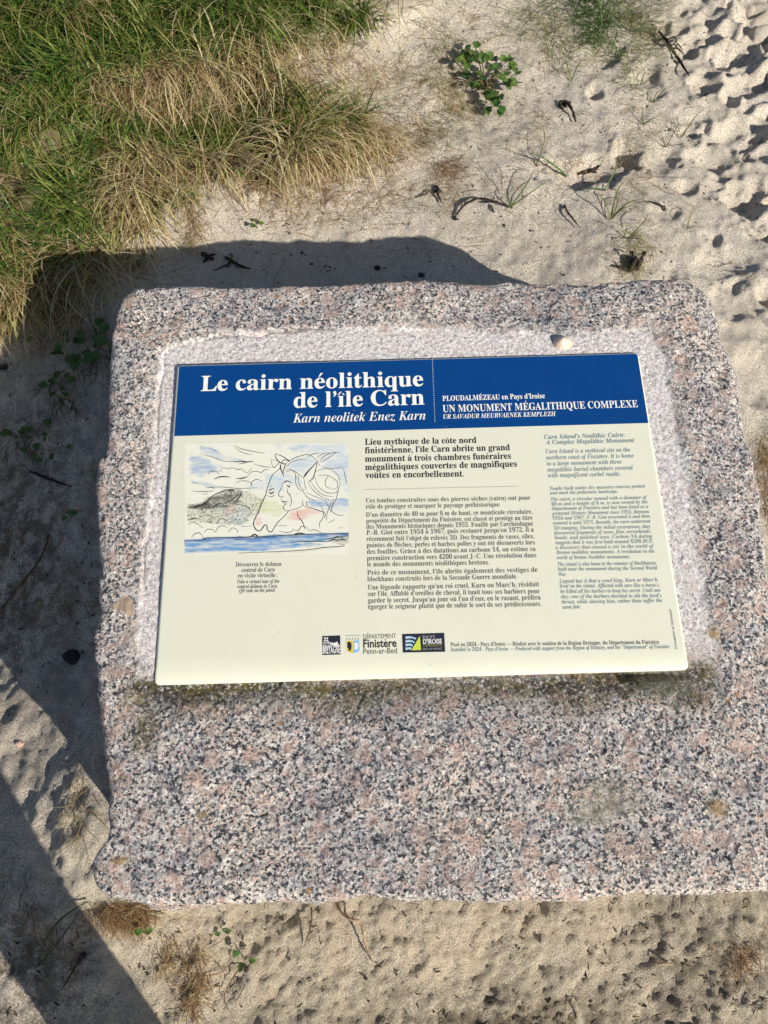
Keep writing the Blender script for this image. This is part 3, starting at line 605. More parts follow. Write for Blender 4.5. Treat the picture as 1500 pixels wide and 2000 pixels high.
LINES = [  # width, points in the crop's pixels
 (5,[(868,275),(850,300),(800,345),(775,400),(757,450),(745,500),(722,550),(700,600),(680,650),(655,700),(655,740),(675,770),(705,775),(735,735),(755,735),(758,765),(775,783),(795,780),(815,745),(850,700),(890,665),(920,625)]),
 (5,[(820,182),(826,215),(850,245),(890,262),(905,255)]),(4,[(820,182),(870,200),(910,225),(935,240)]),(4,[(870,262),(885,230),(935,240)]),(3,[(785,228),(805,290),(838,262),(850,250)]),(3,[(785,228),(850,240)]),
 (6,[(858,262),(862,300),(880,340)]),(4,[(905,255),(890,285),(880,330),(885,360)]),
 (3,[(880,400),(870,440),(848,480),(846,505),(870,515),(885,508)]),(4,[(885,400),(915,392),(950,410)]),(5,[(880,410),(910,395)]),(5,[(905,425),(930,440),(925,425)]),(3,[(915,450),(915,480),(935,510)]),
 (4,[(868,548),(895,552),(920,550)]),(3,[(870,520),(868,545),(885,560),(905,568),(885,585),(885,605),(905,622),(940,618),(1000,600),(1035,575)]),(3,[(930,480),(940,520),(945,560),(930,590)]),
 (5,[(765,462),(790,455),(815,452)]),(6,[(770,478),(790,490),(810,475)]),(4,[(770,470),(800,470)]),(3,[(755,505),(790,515),(815,500)]),(3,[(770,440),(800,430)]),
 (5,[(1145,240),(1100,290),(1060,330),(1035,370)]),(6,[(1100,290),(1065,330),(1045,360)]),(4,[(1145,240),(1130,310),(1110,370),(1070,405)]),(4,[(1135,235),(1165,275)]),
 (3,[(905,255),(950,225),(1010,200),(1070,190),(1120,215),(1145,250)]),(2.5,[(890,300),(940,250),(1000,230),(1060,225)]),(2.5,[(895,315),(930,300),(970,330),(985,380)]),(2.5,[(900,325),(950,310),(1000,340),(1040,370)]),
 (2.5,[(975,340),(980,420),(1010,460),(1045,470)]),(2.5,[(1000,345),(1005,420),(1040,465)]),(2.5,[(1040,370),(1050,430),(1060,465)]),(3,[(1030,470),(1070,520),(1130,545)]),(2.5,[(1060,480),(1120,510),(1200,540)]),
 (2.5,[(1075,410),(1110,460),(1170,510),(1240,540)]),(2.5,[(1090,390),(1130,450),(1190,500),(1270,515)]),(2.5,[(1120,350),(1150,430),(1210,480),(1290,480),(1320,420)]),(2.5,[(1130,320),(1190,300),(1260,310),(1310,360),(1320,420)]),
 (2.5,[(1150,350),(1220,350),(1290,390),(1300,440),(1260,460)]),(2.5,[(1160,240),(1200,200),(1260,175),(1330,175)]),(2.5,[(1140,215),(1190,180),(1240,178)]),(2.5,[(1070,210),(1110,185),(1160,178)]),(2.5,[(1170,250),(1230,215),(1290,170)]),
 (2.5,[(1180,290),(1260,295),(1340,290)]),(2.5,[(1230,350),(1205,395),(1215,440),(1255,450)]),(2.5,[(1255,540),(1240,590),(1220,640),(1215,700)]),(2.5,[(1270,530),(1260,590),(1240,640)]),(2.5,[(1310,440),(1290,530),(1250,600)]),
 (2.5,[(1150,560),(1190,620),(1185,680),(1160,720),(1165,760)]),(2.5,[(1200,540),(1250,620),(1300,655),(1350,655)]),(2.5,[(1345,295),(1360,360),(1375,420)]),
 (4,[(1060,550),(1070,590),(1130,612),(1200,640),(1200,680)]),(4,[(1000,670),(1030,710),(1050,765)]),(3,[(990,660),(1010,690)]),(5,[(990,625),(995,665)]),
 (2.5,[(1030,540),(1035,575),(1060,600)]),
 (2.5,[(300,345),(325,318),(365,320),(388,345)]),(2.5,[(395,320),(420,292),(460,300),(490,290),(530,305),(560,300),(600,330),(640,295)]),(2.5,[(605,355),(640,322),(690,320),(710,330),(740,305),(770,305)]),
 (2.5,[(640,440),(640,400),(680,380),(720,395)]),(2.5,[(515,410),(560,392),(620,400),(640,430)]),(2.5,[(320,440),(420,440),(540,450),(680,445)]),(2.5,[(170,470),(270,475),(350,468)]),
 (3,[(500,120),(560,145),(620,160),(740,180)]),(2.5,[(515,140),(570,175),(640,190)]),(2.5,[(245,180),(340,210),(430,240),(530,245)]),(3,[(300,132),(370,165)]),(2.5,[(650,260),(720,280),(790,288)]),
 (6,[(510,248),(560,240),(590,246),(650,242)]),(5,[(540,262),(590,252)]),(5,[(350,378),(400,360),(470,362)]),(4,[(515,376),(560,370),(610,360)]),(4,[(545,380),(590,370)]),(3,[(290,445),(320,442),(350,450)]),(3,[(180,400),(220,412)]),(3,[(255,492),(300,494)]),
 (4,[(140,598),(200,600),(280,560),(350,500),(430,468),(480,458),(560,470)]),(7,[(460,470),(490,462),(500,475)]),(6,[(190,595),(240,580),(300,570)]),(6,[(340,600),(370,575),(400,560)]),(5,[(500,570),(540,520),(565,480)]),(4,[(440,560),(500,530),(540,490)]),(4,[(255,600),(262,625)]),
 (3,[(150,690),(200,680),(250,690)]),(4,[(140,660),(180,655)]),(5,[(150,690),(190,688)]),(6,[(290,708),(330,712)]),(3,[(230,665),(300,660)]),(3,[(520,570),(600,590),(640,640)]),
 (2.5,[(150,730),(180,712),(215,720),(250,745),(270,755)]),(2.5,[(370,720),(390,690),(420,685),(460,710),(470,735)]),(2.5,[(270,790),(300,765),(340,770),(360,790)]),(2.5,[(360,790),(380,750),(420,740),(460,760)]),(2.5,[(455,790),(490,755),(525,770),(530,795)]),
 (2.5,[(560,745),(640,740)]),(2.5,[(940,790),(960,770),(1000,775),(1020,745),(1060,750),(1080,775)]),(2.5,[(1080,775),(1130,770),(1180,795)]),(2.5,[(850,780),(900,790),(940,785)]),(2.5,[(830,738),(910,736)]),
 (4,[(120,850),(270,848),(290,832),(600,826),(640,820),(700,824),(960,808),(1386,796)]),(3,[(175,830),(200,800),(240,795),(265,830)]),(7,[(630,822),(660,806),(690,820)]),(6,[(965,803),(1010,796),(1060,804)]),
 (4,[(930,866),(1100,858),(1230,862)]),(3,[(1180,845),(1260,835),(1386,812)]),(5,[(1225,860),(1270,845),(1300,855)]),(4,[(1260,835),(1300,822),(1350,835)]),(5,[(1290,850),(1340,845),(1370,850)]),
 (3,[(530,950),(700,942),(900,935),(1080,922),(1200,905),(1330,897),(1350,882),(1300,878)]),(4,[(155,940),(175,935)]),(4,[(180,944),(200,934)]),(2.5,[(1230,715),(1280,690)]),(2.5,[(1310,757),(1340,752)]),(3,[(980,495),(985,498)])]
V_ = []; F_ = []
for li, (wd, pts) in enumerate(LINES):
    P_ = np.array(pts, float)
    if len(P_) > 2:
        ex_ = np.vstack([2 * P_[0] - P_[1], P_, 2 * P_[-1] - P_[-2]]); s_ = []
        for k in range(1, len(ex_) - 2):
            for t in np.linspace(0, 1, 5, endpoint=False):
                a, b, c_, d_ = ex_[k - 1:k + 3]; s_.append(.5 * ((2 * b) + (c_ - a) * t + (2 * a - 5 * b + 4 * c_ - d_) * t * t + (3 * b - 3 * c_ + d_ - a) * t ** 3))
        s_.append(P_[-1]); P_ = np.array(s_)
    t_ = np.gradient(P_, axis=0); n_ = np.stack([-t_[:, 1], t_[:, 0]], -1); n_ /= np.linalg.norm(n_, axis=1)[:, None] + 1e-9
    wv_ = wd * .68 * (.45 + .75 * np.sin(np.linspace(.15, math.pi - .25, len(P_)))) * (1 + .2 * vnoise(np.arange(len(P_)) * .9, np.full(len(P_), li * 3.3)))
    for sgn in (1, -1):
        e = P_ + sgn * n_ * wv_[:, None]; u2 = uv(DS[0] + e[:, 0] / DS[2], DS[1] + e[:, 1] / DS[2], .0002)
        V_ += [(a, b, .00022 + li * 2e-6) for a, b in u2]
    n0 = len(V_) - 2 * len(P_)
    F_ += [(n0 + k, n0 + k + 1, n0 + len(P_) + k + 1, n0 + len(P_) + k) for k in range(len(P_) - 1)]
mesh_obj('ink_lines', V_, F_, simple('drawing_ink', (.035, .035, .045)), drawing)

# ------------------------------------------------------------------ loose things
def tube(path, radii, sides=7, mat=None, name='twig', parent=None, rough=0, seed=0):
    P_ = np.array(path, float); t_ = np.gradient(P_, axis=0); t_ /= np.linalg.norm(t_, axis=1)[:, None] + 1e-9
    r_ = np.interp(np.linspace(0, 1, len(P_)), np.linspace(0, 1, len(radii)), radii); V_ = []; F_ = []
    up = np.array([0, 0, 1.])
    for k in range(len(P_)):
        a = np.cross(t_[k], up); a = a / (np.linalg.norm(a) + 1e-9); b = np.cross(a, t_[k])
        for j_ in range(sides):
            an = 2 * math.pi * j_ / sides; rr = r_[k] * (1 + rough * (vnoise(k * .7 + seed, j_ * 1.3)))
            V_.append(P_[k] + rr * (a * math.cos(an) + b * math.sin(an)))
    for k in range(len(P_) - 1):
        for j_ in range(sides): F_.append((k * sides + j_, k * sides + (j_ + 1) % sides, (k + 1) * sides + (j_ + 1) % sides, (k + 1) * sides + j_))
    F_.append(tuple(range(sides))[::-1]); F_.append(tuple((len(P_) - 1) * sides + j_ for j_ in range(sides)))
    return mesh_obj(name, V_, F_, mat, parent, smooth=True)
def spline(P_, n=6):
    P_ = np.array(P_, float)
    if len(P_) < 3: return np.array([P_[0] + (P_[-1] - P_[0]) * t for t in np.linspace(0, 1, n + 1)])
    ex_ = np.vstack([2 * P_[0] - P_[1], P_, 2 * P_[-1] - P_[-2]]); s_ = []
    for k in range(1, len(ex_) - 2):
        for t in np.linspace(0, 1, n, endpoint=False):
            a, b, c_, d_ = ex_[k - 1:k + 3]; s_.append(.5 * ((2 * b) + (c_ - a) * t + (2 * a - 5 * b + 4 * c_ - d_) * t * t + (3 * b - 3 * c_ + d_ - a) * t ** 3))
    s_.append(P_[-1]); return np.array(s_)
def ground_path(pts, lift=.004, arch=0., n=6):
    s_ = spline(pts, n); w_ = at(s_[:, 0], s_[:, 1]); t = np.linspace(0, 1, len(w_))
    w_[:, 2] += lift + arch * np.sin(t * math.pi); return w_
def bark(name, c0, c1):
    s = NT(name); co = s.coord(); return s.base(s.mix(s.noise(co, 90, 4, .7), c0, c1), .85, s.bump(s.noise(co, 200, 3), .6, .002), .2)
dark_bark = bark('black_dried_weed', (.012, .010, .009), (.05, .038, .028)); brown_bark = bark('brown_twig', (.07, .04, .02), (.20, .13, .07)); pale_bark = bark('pale_root', (.25, .17, .10), (.42, .30, .19))
def rel(o, loc):                                               # bring a mesh into the frame of its thing
    o.data.transform(Matrix.Translation(-Vector(loc)))
def twig(name, label, cat, mains, mat, group=None):
    """mains: list of (points px, radius m, lift, arch); the first is the thing's main stem, others are its branches"""
    base = at1(*mains[0][0][0]); root = empty(name, base, label, cat, group)
    for k, (pts, rad, lift, arch) in enumerate(mains):
        o = tube(ground_path(pts, lift, arch), [rad * .55, rad * .68, rad * .58, rad * .3], 7, mat, 'stem' if k == 0 else 'branch', root, .5, k * 5.1 + len(pts)); rel(o, base)
    return root
twig('dried_seaweed', 'short black knobbly piece of dried seaweed on open sand right of the leafy plant', 'seaweed', [([(1092,202),(1103,208),(1112,220),(1118,232),(1124,242)], .006, .006, .01), ([(1092,202),(1095,212),(1100,216)], .005, .004, .0), ([(1103,208),(1112,205),(1110,212)], .0045, .004, .004), ([(1098,206),(1105,214)], .005, .006, 0)], dark_bark)
twig('long_twig', 'long straight brown twig with side shoots lying near the footprints, top right', 'twig', [([(1284,70),(1300,88),(1312,108),(1328,132),(1343,156)], .006, .012, .0), ([(1300,88),(1312,90),(1314,99),(1306,100)], .004, .016, .01), ([(1308,102),(1320,112),(1332,116)], .003, .012, .01), ([(1312,108),(1318,100),(1330,104)], .003, .01, .01), ([(1316,114),(1330,128)], .0025, .006, 0)], dark_bark)
twig('dark_twig', 'short dark curved twig on sand right of the arched black root', 'twig', [([(1101,403),(1107,420),(1118,434),(1131,448)], .0035, .006, .004), ([(1101,403),(1105,412)], .003, .004, .0)], dark_bark)
twig('arched_root', 'long thin black root arching over the sand above the shadow bump', 'root', [([(890,424),(905,409),(925,401),(945,399),(970,403),(1000,410)], .0045, .006, .012), ([(958,402),(962,412),(966,418)], .003, .004, .0), ([(890,424),(888,430),(896,430)], .0045, .004, 0), ([(945,399),(958,398),(972,396)], .0028, .006, .0)], dark_bark)
twig('dried_seaweed', 'small black dried seaweed scrap among straw above the stone’s shadow', 'seaweed', [([(850,366),(856,376),(855,386),(862,398)], .006, .005, .006), ([(848,378),(862,375)], .005, .004, .004), ([(840,372),(832,384),(812,388)], .0025, .003, .006)], dark_bark)
twig('dried_seaweed', 'dark seaweed scrap casting shadow in the hollow left of the deep narrow footprint', 'seaweed', [([(1128,342),(1145,338),(1160,334),(1172,326)], .007, .004, .0), ([(1155,336),(1165,340)], .005, .004, .0)], dark_bark)
twig('small_twig', 'small black forked twig on bare sand right of the green sprigs', 'twig', [([(1266,396),(1280,402),(1292,408),(1303,413)], .003, .005, .004), ([(1292,408),(1300,404)], .0025, .004, 0), ([(1295,410),(1300,415)], .0035, .004, 0)], dark_bark)
twig('black_twig', 'black forked twig lying inside the stone’s shadow behind its left half', 'twig', [([(440,505),(452,512),(468,522),(490,528)], .006, .004, .003), ([(452,512),(446,518),(420,530)], .0035, .003, .0), ([(452,512),(455,503),(447,500)], .003, .004, .004)], dark_bark)
twig('black_weed', 'black weed remains in the shadow above the top left corner of the stone', 'seaweed', [([(396,498),(405,505),(418,510)], .009, .004, .006), ([(405,505),(398,515)], .006, .003, .0), ([(410,500),(424,498)], .004, .003, .0)], dark_bark)
twig('spiky_weed', 'spiky black weed clump growing right behind the stone’s back edge', 'weed', [([(1226,532),(1234,522),(1240,510)], .012, .002, .02), ([(1240,530),(1246,520),(1252,511)], .009, .004, .016), ([(1230,525),(1229,512),(1229,500)], .004, .01, .02), ([(1222,532),(1210,528),(1196,524)], .004, .004, .008), ([(1244,518),(1254,508),(1248,504)], .004, .012, .012), ([(1232,528),(1246,528)], .010, .003, .008), ([(1215,526),(1206,518)], .0025, .006, .01)], dark_bark)
twig('brown_root', 'curved brown root poking out from under the stone’s front edge', 'root', [([(657,1762),(668,1780),(684,1792),(700,1795),(708,1806),(712,1830),(720,1856),(732,1884)], .0036, .006, .022)], pale_bark)
twig('root_stub', 'thin dark root standing in the sand below the stone, left of the curved root', 'root', [([(608,1772),(610,1795),(604,1822),(594,1848)], .0022, .003, .010)], brown_bark)
twig('trailing_twig', 'long thin brown twig trailing over the sand below the two bright seedlings', 'twig', [([(475,1885),(462,1900),(448,1925),(440,1950),(455,1985)], .0014, .003, .006), ([(478,1925),(468,1945),(462,1960)], .001, .003, .004)], brown_bark)
twig('fallen_twig', 'short thick dark twig in the shadow left of the stone’s upper half', 'twig', [([(60,922),(85,932),(112,942),(140,952)], .005, .003, .0)], dark_bark)
twig('curved_stalk', 'curved dark stalk in the shadow left of the stone beside the drain of sand', 'stalk', [([(96,1045),(92,1075),(76,1110),(50,1140),(20,1175),(0,1200)], .004, .004, .012), ([(40,1150),(55,1128)], .0025, .003, .0)], brown_bark)
twig('green_stalk', 'thin dark green stalk in the photographer’s shadow, bottom left', 'stalk', [([(172,1760),(140,1785),(115,1815),(95,1850),(75,1885)], .0022, .004, .03)], simple('stalk_green', (.03, .055, .02)))
twig('dark_twig', 'dark twig in the big shadow below the stone’s left corner', 'twig', [([(168,1862),(155,1880),(140,1905),(122,1932)], .0025, .003, .004), ([(168,1862),(160,1870),(152,1882)], .006, .003, .0)], dark_bark)
twig('brown_twig', 'short pale brown twig stuck in crusty sand near the bottom right', 'twig', [([(1282,1882),(1296,1880),(1312,1884)], .003, .005, .002)], pale_bark)
twig('dead_twig', 'dead brown twig near the left edge in the stone’s shadow', 'twig', [([(0,668),(8,656),(22,652)], .006, .004, .0)], dark_bark)

# stones and scraps too small for parts
def pebble(px, py, r, label, mat, name='pebble', squash=.6, seed=0, group=None):
    c_ = at1(px, py); n1, n2 = 20, 12; V_ = []; F_ = []
    for a in range(n2 + 1):
        th = math.pi * a / n2
        for b in range(n1):
            ph = 2 * math.pi * b / n1; d_ = (math.sin(th) * math.cos(ph), math.sin(th) * math.sin(ph), math.cos(th))
            k = 1 + .22 * float(vnoise(d_[0] * 1.7 + seed, d_[1] * 1.7 + d_[2] * 2.1))
            V_.append((d_[0] * r * k, d_[1] * r * k * .8, d_[2] * r * k * squash))
    for a in range(n2):
        for b in range(n1): F_.append((a * n1 + b, (a + 1) * n1 + b, (a + 1) * n1 + (b + 1) % n1, a * n1 + (b + 1) % n1))
    o = mesh_obj(name, V_, F_, mat, smooth=True); o.location = (c_[0], c_[1], c_[2] + r * squash * .35); return tag(o, label, name.split('_')[-1] if name != 'pebble' else 'pebble', group)
black_stone = bark('black_stone', (.012, .012, .015), (.04, .04, .045))
pebble(737, 524, .0085, 'larger black pebble in the shadow behind the stone, left of the shadow bump', black_stone, seed=1)
pebble(823, 538, .008, 'black pebble close behind the stone’s back edge under the shadow bump', black_stone, seed=2)
pebble(609, 516, .004, 'tiny black pebble furthest left of those in the shadow behind the stone', black_stone, seed=3)
pebble(590, 494, .004, 'tiny black pebble nearest the upper shadow edge left of centre', black_stone, seed=4)
pebble(645, 522, .003, 'smallest black pebble between two others in the shadow behind the stone', black_stone, seed=5)
pebble(8, 718, .010, 'black pebble at the left edge of the picture in shadow', black_stone, seed=6)
pebble(141, 1284, .017, 'dark rounded stone lying in shadow beside the stone’s left side', black_stone, name='dark_stone', seed=7)
pebble(38, 1453, .008, 'small pinkish pebble in the lit strip of sand at the left edge', simple('pink_pebble', (.45, .32, .26)), seed=8)
pebble(178, 922, .006, 'small tan pebble beside the notch in the stone’s left edge', simple('tan_pebble', (.30, .22, .12)), seed=9)
# litter too fine to count
def scraps():
    V_ = []; F_ = []; C_ = []
    n = 900; px = rng.uniform(300, 1620, n); py = rng.uniform(-30, 560, n)
    px2 = rng.uniform(-60, 230, 160); py2 = rng.uniform(560, 1400, 160); px3_ = rng.uniform(0, 1600, 260); py3_ = rng.uniform(1765, 2080, 260)
    px = np.r_[px, px2, px3_]; py = np.r_[py, py2, py3_]; w_ = at(px, py); keep = grass_mask(w_[:, 0], w_[:, 1]) < .4
    for p, k_ in zip(w_, keep):
        if not k_: continue
        L = rng.uniform(.002, .011); a = rng.uniform(0, math.pi); wd = rng.uniform(.0006, .0022); d_ = np.array([math.cos(a), math.sin(a), rng.uniform(-.1, .3)]); s_ = np.array([-math.sin(a), math.cos(a), 0]) * wd
        b = p + [0, 0, .0015]; n0 = len(V_); top = np.array([0, 0, wd])
        for q_ in (b - s_, b + s_, b + top, b + d_ * L - s_ * .5, b + d_ * L + s_ * .5, b + d_ * L + top * .6): V_.append(q_)
        F_ += [(n0, n0 + 2, n0 + 5, n0 + 3), (n0 + 2, n0 + 1, n0 + 4, n0 + 5), (n0, n0 + 1, n0 + 2), (n0 + 3, n0 + 5, n0 + 4), (n0, n0 + 3, n0 + 4, n0 + 1)]
        c_ = np.array([(.03, .022, .016), (.10, .065, .035), (.30, .22, .12)][rng.choice(3, p=[.5, .3, .2])]); C_ += [c_] * 6
    s = NT('plant_scraps'); return tag(mesh_obj('plant_scraps', V_, F_, s.base(s.attr('tint', 'Color'), .9), col=np.array(C_)), 'fine dark scraps of dead plants scattered over the sand', 'litter', kind='stuff')
scraps()

# limpet shell lying on the upper edge of the panel's recess
V_ = []; F_ = []; ns, nq = 40, 9
for a in range(nq):
    t = a / (nq - 1)
    for b in range(ns):
        ph = 2 * math.pi * b / ns; rib = 1 + .05 * math.cos(ph * 13) * t; r_ = .018 * t ** .8 * rib
        V_.append((r_ * math.cos(ph) - .003 * (1 - t), r_ * .82 * math.sin(ph), .014 * (1 - t ** 1.25)))
for a in range(nq - 1):
    for b in range(ns): F_.append((a * ns + b, (a + 1) * ns + b, (a + 1) * ns + (b + 1) % ns, a * ns + (b + 1) % ns))
s = NT('shell'); co = s.coord(); shell_m = s.base(s.mix(s.ramp(s.noise(co, 130, 4, .6), [(.42, 0.), (.62, 1.)]), (.60, .54, .48), (.66, .42, .28)), .5, s.bump(s.noise(co, 400, 3), .3, .001))
shell = mesh_obj('limpet_shell', V_, F_, shell_m, smooth=True); su, sv = uvt(1097, 679, -.015)
shell.matrix_world = PANEL_M @ Matrix.Translation((su, sv + .004, -.0065)); tag(shell, 'small whitish limpet shell resting on the stone just above the panel’s blue header', 'shell')

# ------------------------------------------------------------------ grass
class Blades:
    def __init__(s): s.roots = []; s.dirs = []; s.L = []; s.e = []; s.dr = []; s.w = []; s.c = []; s.sw = []
    def add(s, p, ang, L, e0, droop, w, c, sweep=0):
        s.roots.append(p); s.dirs.append(ang); s.L.append(L); s.e.append(e0); s.dr.append(droop); s.w.append(w); s.c.append(c); s.sw.append(sweep)
    def build(s, name, mat, parent=None, K=6, clamp=True, origin=None):
        R_ = np.array(s.roots); a = np.array(s.dirs); L = np.array(s.L); e = np.array(s.e); dr_ = np.array(s.dr); w = np.array(s.w); c_ = np.array(s.c); sw = np.array(s.sw); n = len(R_)
        pts = [R_.copy()]; side = []
        for k in range(K):
            t = (k + .5) / K; el = e - dr_ * t; an = a + sw * t
            pts.append(pts[-1] + (L / K)[:, None] * np.stack([np.cos(el) * np.cos(an), np.cos(el) * np.sin(an), np.sin(el)], -1))
        Vs = []; Cs = []
        for k in range(K + 1):
            p = pts[k]
            if clamp and k: g = h_full(p[:, 0], p[:, 1]) + .002 + .004 * (k / K); p[:, 2] = np.maximum(p[:, 2], g)
            an = a + sw * k / K; sd = np.stack([-np.sin(an), np.cos(an), np.zeros(n)], -1); ww = w * (.75 + .25 * math.sin(math.pi * min(k / K * 1.3, 1))) * (1 - (k / K) ** 3 * .92)
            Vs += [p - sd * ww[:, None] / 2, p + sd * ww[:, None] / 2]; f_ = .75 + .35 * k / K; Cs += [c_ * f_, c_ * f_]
        V_ = np.stack(Vs, 1).reshape(-1, 3); C_ = np.clip(np.stack(Cs, 1).reshape(-1, 3), 0, 1)
        b = np.arange(n)[:, None] * (2 * (K + 1)); k = np.arange(K)[None] * 2
        F_ = np.stack([b + k, b + k + 1, b + k + 3, b + k + 2], -1).reshape(-1, 4)
        if origin is not None: V_ = V_ - np.array(origin)
        return mesh_obj(name, V_, F_, mat, parent, smooth=True, col=C_)
s = NT('grass_blades'); tr = s.n('ShaderNodeBsdfTranslucent'); s.set(tr.inputs[0], s.attr('tint', 'Color')); mx = s.n('ShaderNodeMixShader'); mx.inputs[0].default_value = .3
s.base(s.attr('tint', 'Color'), .5, None, .35); s.t.links.new(s.b.outputs[0], mx.inputs[1]); s.t.links.new(tr.outputs[0], mx.inputs[2]); s.t.links.new(mx.outputs[0], s.out.inputs[0]); grass_m = s.m
GREEN = [(.065, .15, .025), (.11, .215, .035), (.04, .10, .022), (.18, .26, .045), (.13, .19, .04)]
YEL = [(.26, .27, .07), (.20, .22, .06)]; STRAW = [(.54, .43, .25), (.38, .29, .14), (.62, .54, .32), (.30, .20, .09)]; RUST = [(.30, .17, .08), (.20, .11, .055), (.40, .27, .13)]
def pick(L): c_ = np.array(L[rng.integers(len(L))]); return c_ * rng.uniform(.75, 1.25)
# photo-space helpers for where the sward is green or dry
DRY = [(330,180,130,60),(470,150,90,60),(570,130,80,50),(620,170,60,40),(300,330,110,60),(250,380,60,50),(400,320,70,35),(560,345,70,35),(640,280,90,45),(700,240,80,35),(60,560,110,60),(190,540,60,60),(20,370,50,50),(20,210,60,40),(140,30,30,30),(480,230,70,40),(780,270,60,40),(215,155,60,30),(350,140,60,30)]
GRN = [(560,210,60,30),(590,260,60,30),(430,235,60,30),(110,170,90,90),(60,60,120,70),(320,40,130,60),(560,30,200,40),(760,15,80,30),(120,350,60,60),(120,420,60,30),(330,270,40,20),(390,255,60,30),(230,240,60,30),(690,225,50,22)]
def dryness(px, py):
    d_ = .20 + .30 * float(vnoise(px / 45, py / 30, 77))
    for (x, y, a, b) in DRY: d_ += .75 * math.exp(-((px - x) / a) ** 2 - ((py - y) / b) ** 2)
    for (x, y, a, b) in GRN: d_ -= .55 * math.exp(-((px - x) / a) ** 2 - ((py - y) / b) ** 2)
    return min(max(d_, .04), .97)
B = Blades(); NT_ = 9500
px = rng.uniform(-420, 880, NT_); py = rng.uniform(-240, 640, NT_) ; wpt = at(px, py)
den = fbm(px / 70, py / 45, 3, 201)
inside = polydist(wpt[:, 0], wpt[:, 1], GRASS)
for k in range(NT_):
    if inside[k] > -.0 + .04 * den[k]: continue
    if rng.random() < .88 * (den[k] < -.26): continue
    dy = dryness(px[k], py[k]); dry = rng.random() < dy
    th = -math.pi / 2 - .25 + 1.3 * float(vnoise(wpt[k, 0] * 2.6, wpt[k, 1] * 2.6, 7)) + (.9 if px[k] > 420 and py[k] > 180 else 0)
    sc_ = 1 if py[k] > 100 else 1.1
    for b in range(rng.integers(6, 11)):
        p = wpt[k] + [rng.normal(0, .014), rng.normal(0, .014), -.004]
        if dry: B.add(p, th + rng.normal(0, 1.1), rng.uniform(.04, .13) * sc_, rng.uniform(.35, 1.1), rng.uniform(1.0, 2.3), rng.uniform(.0014, .0030), pick(STRAW if rng.random() < .8 else RUST), rng.normal(0, .5))
        else: B.add(p, th + rng.normal(0, 1.2), rng.uniform(.035, .12) * sc_, rng.uniform(.5, 1.4), rng.uniform(.5, 1.8), rng.uniform(.0022, .0054), pick(GREEN if rng.random() < .68 else YEL), rng.normal(0, .3))
for (cx, cy, sx, sy, n, an) in [(330,185,45,30,260,-2.6),(250,210,30,25,160,2.9),(440,150,50,30,220,-.9),(300,350,50,30,420,-2.4),(240,390,25,30,260,-2.0),(280,420,18,25,300,-1.9),(420,320,50,20,260,-.3),(600,300,50,22,380,.5),(660,270,40,16,220,.4),(560,290,40,25,240,-2.6),
        (550,130,60,30,220,-.6),(480,90,60,30,160,-2.3),(60,250,60,50,160,-2.5),(150,40,90,40,160,.3),(90,560,60,35,420,-2.2),(190,520,30,25,200,-2.5),(380,50,80,30,140,-2.8),(650,40,80,20,120,-.4),(30,100,60,50,120,-2.8)]:
    ww = at(rng.normal(cx, sx, n), rng.normal(cy, sy, n)); cl_ = STRAW + [(.42, .40, .14)]
    for k in range(n // 2): B.add(ww[k] + [0, 0, .01], an + rng.normal(0, 1.0), rng.uniform(.08, .22), rng.uniform(.5, 1.2), rng.uniform(1.6, 2.8), rng.uniform(.0018, .0032), pick(cl_), rng.normal(0, .8))
tag(B.build('grass', grass_m), 'thick green and straw coloured dune grass covering the bank', 'grass', kind='stuff')
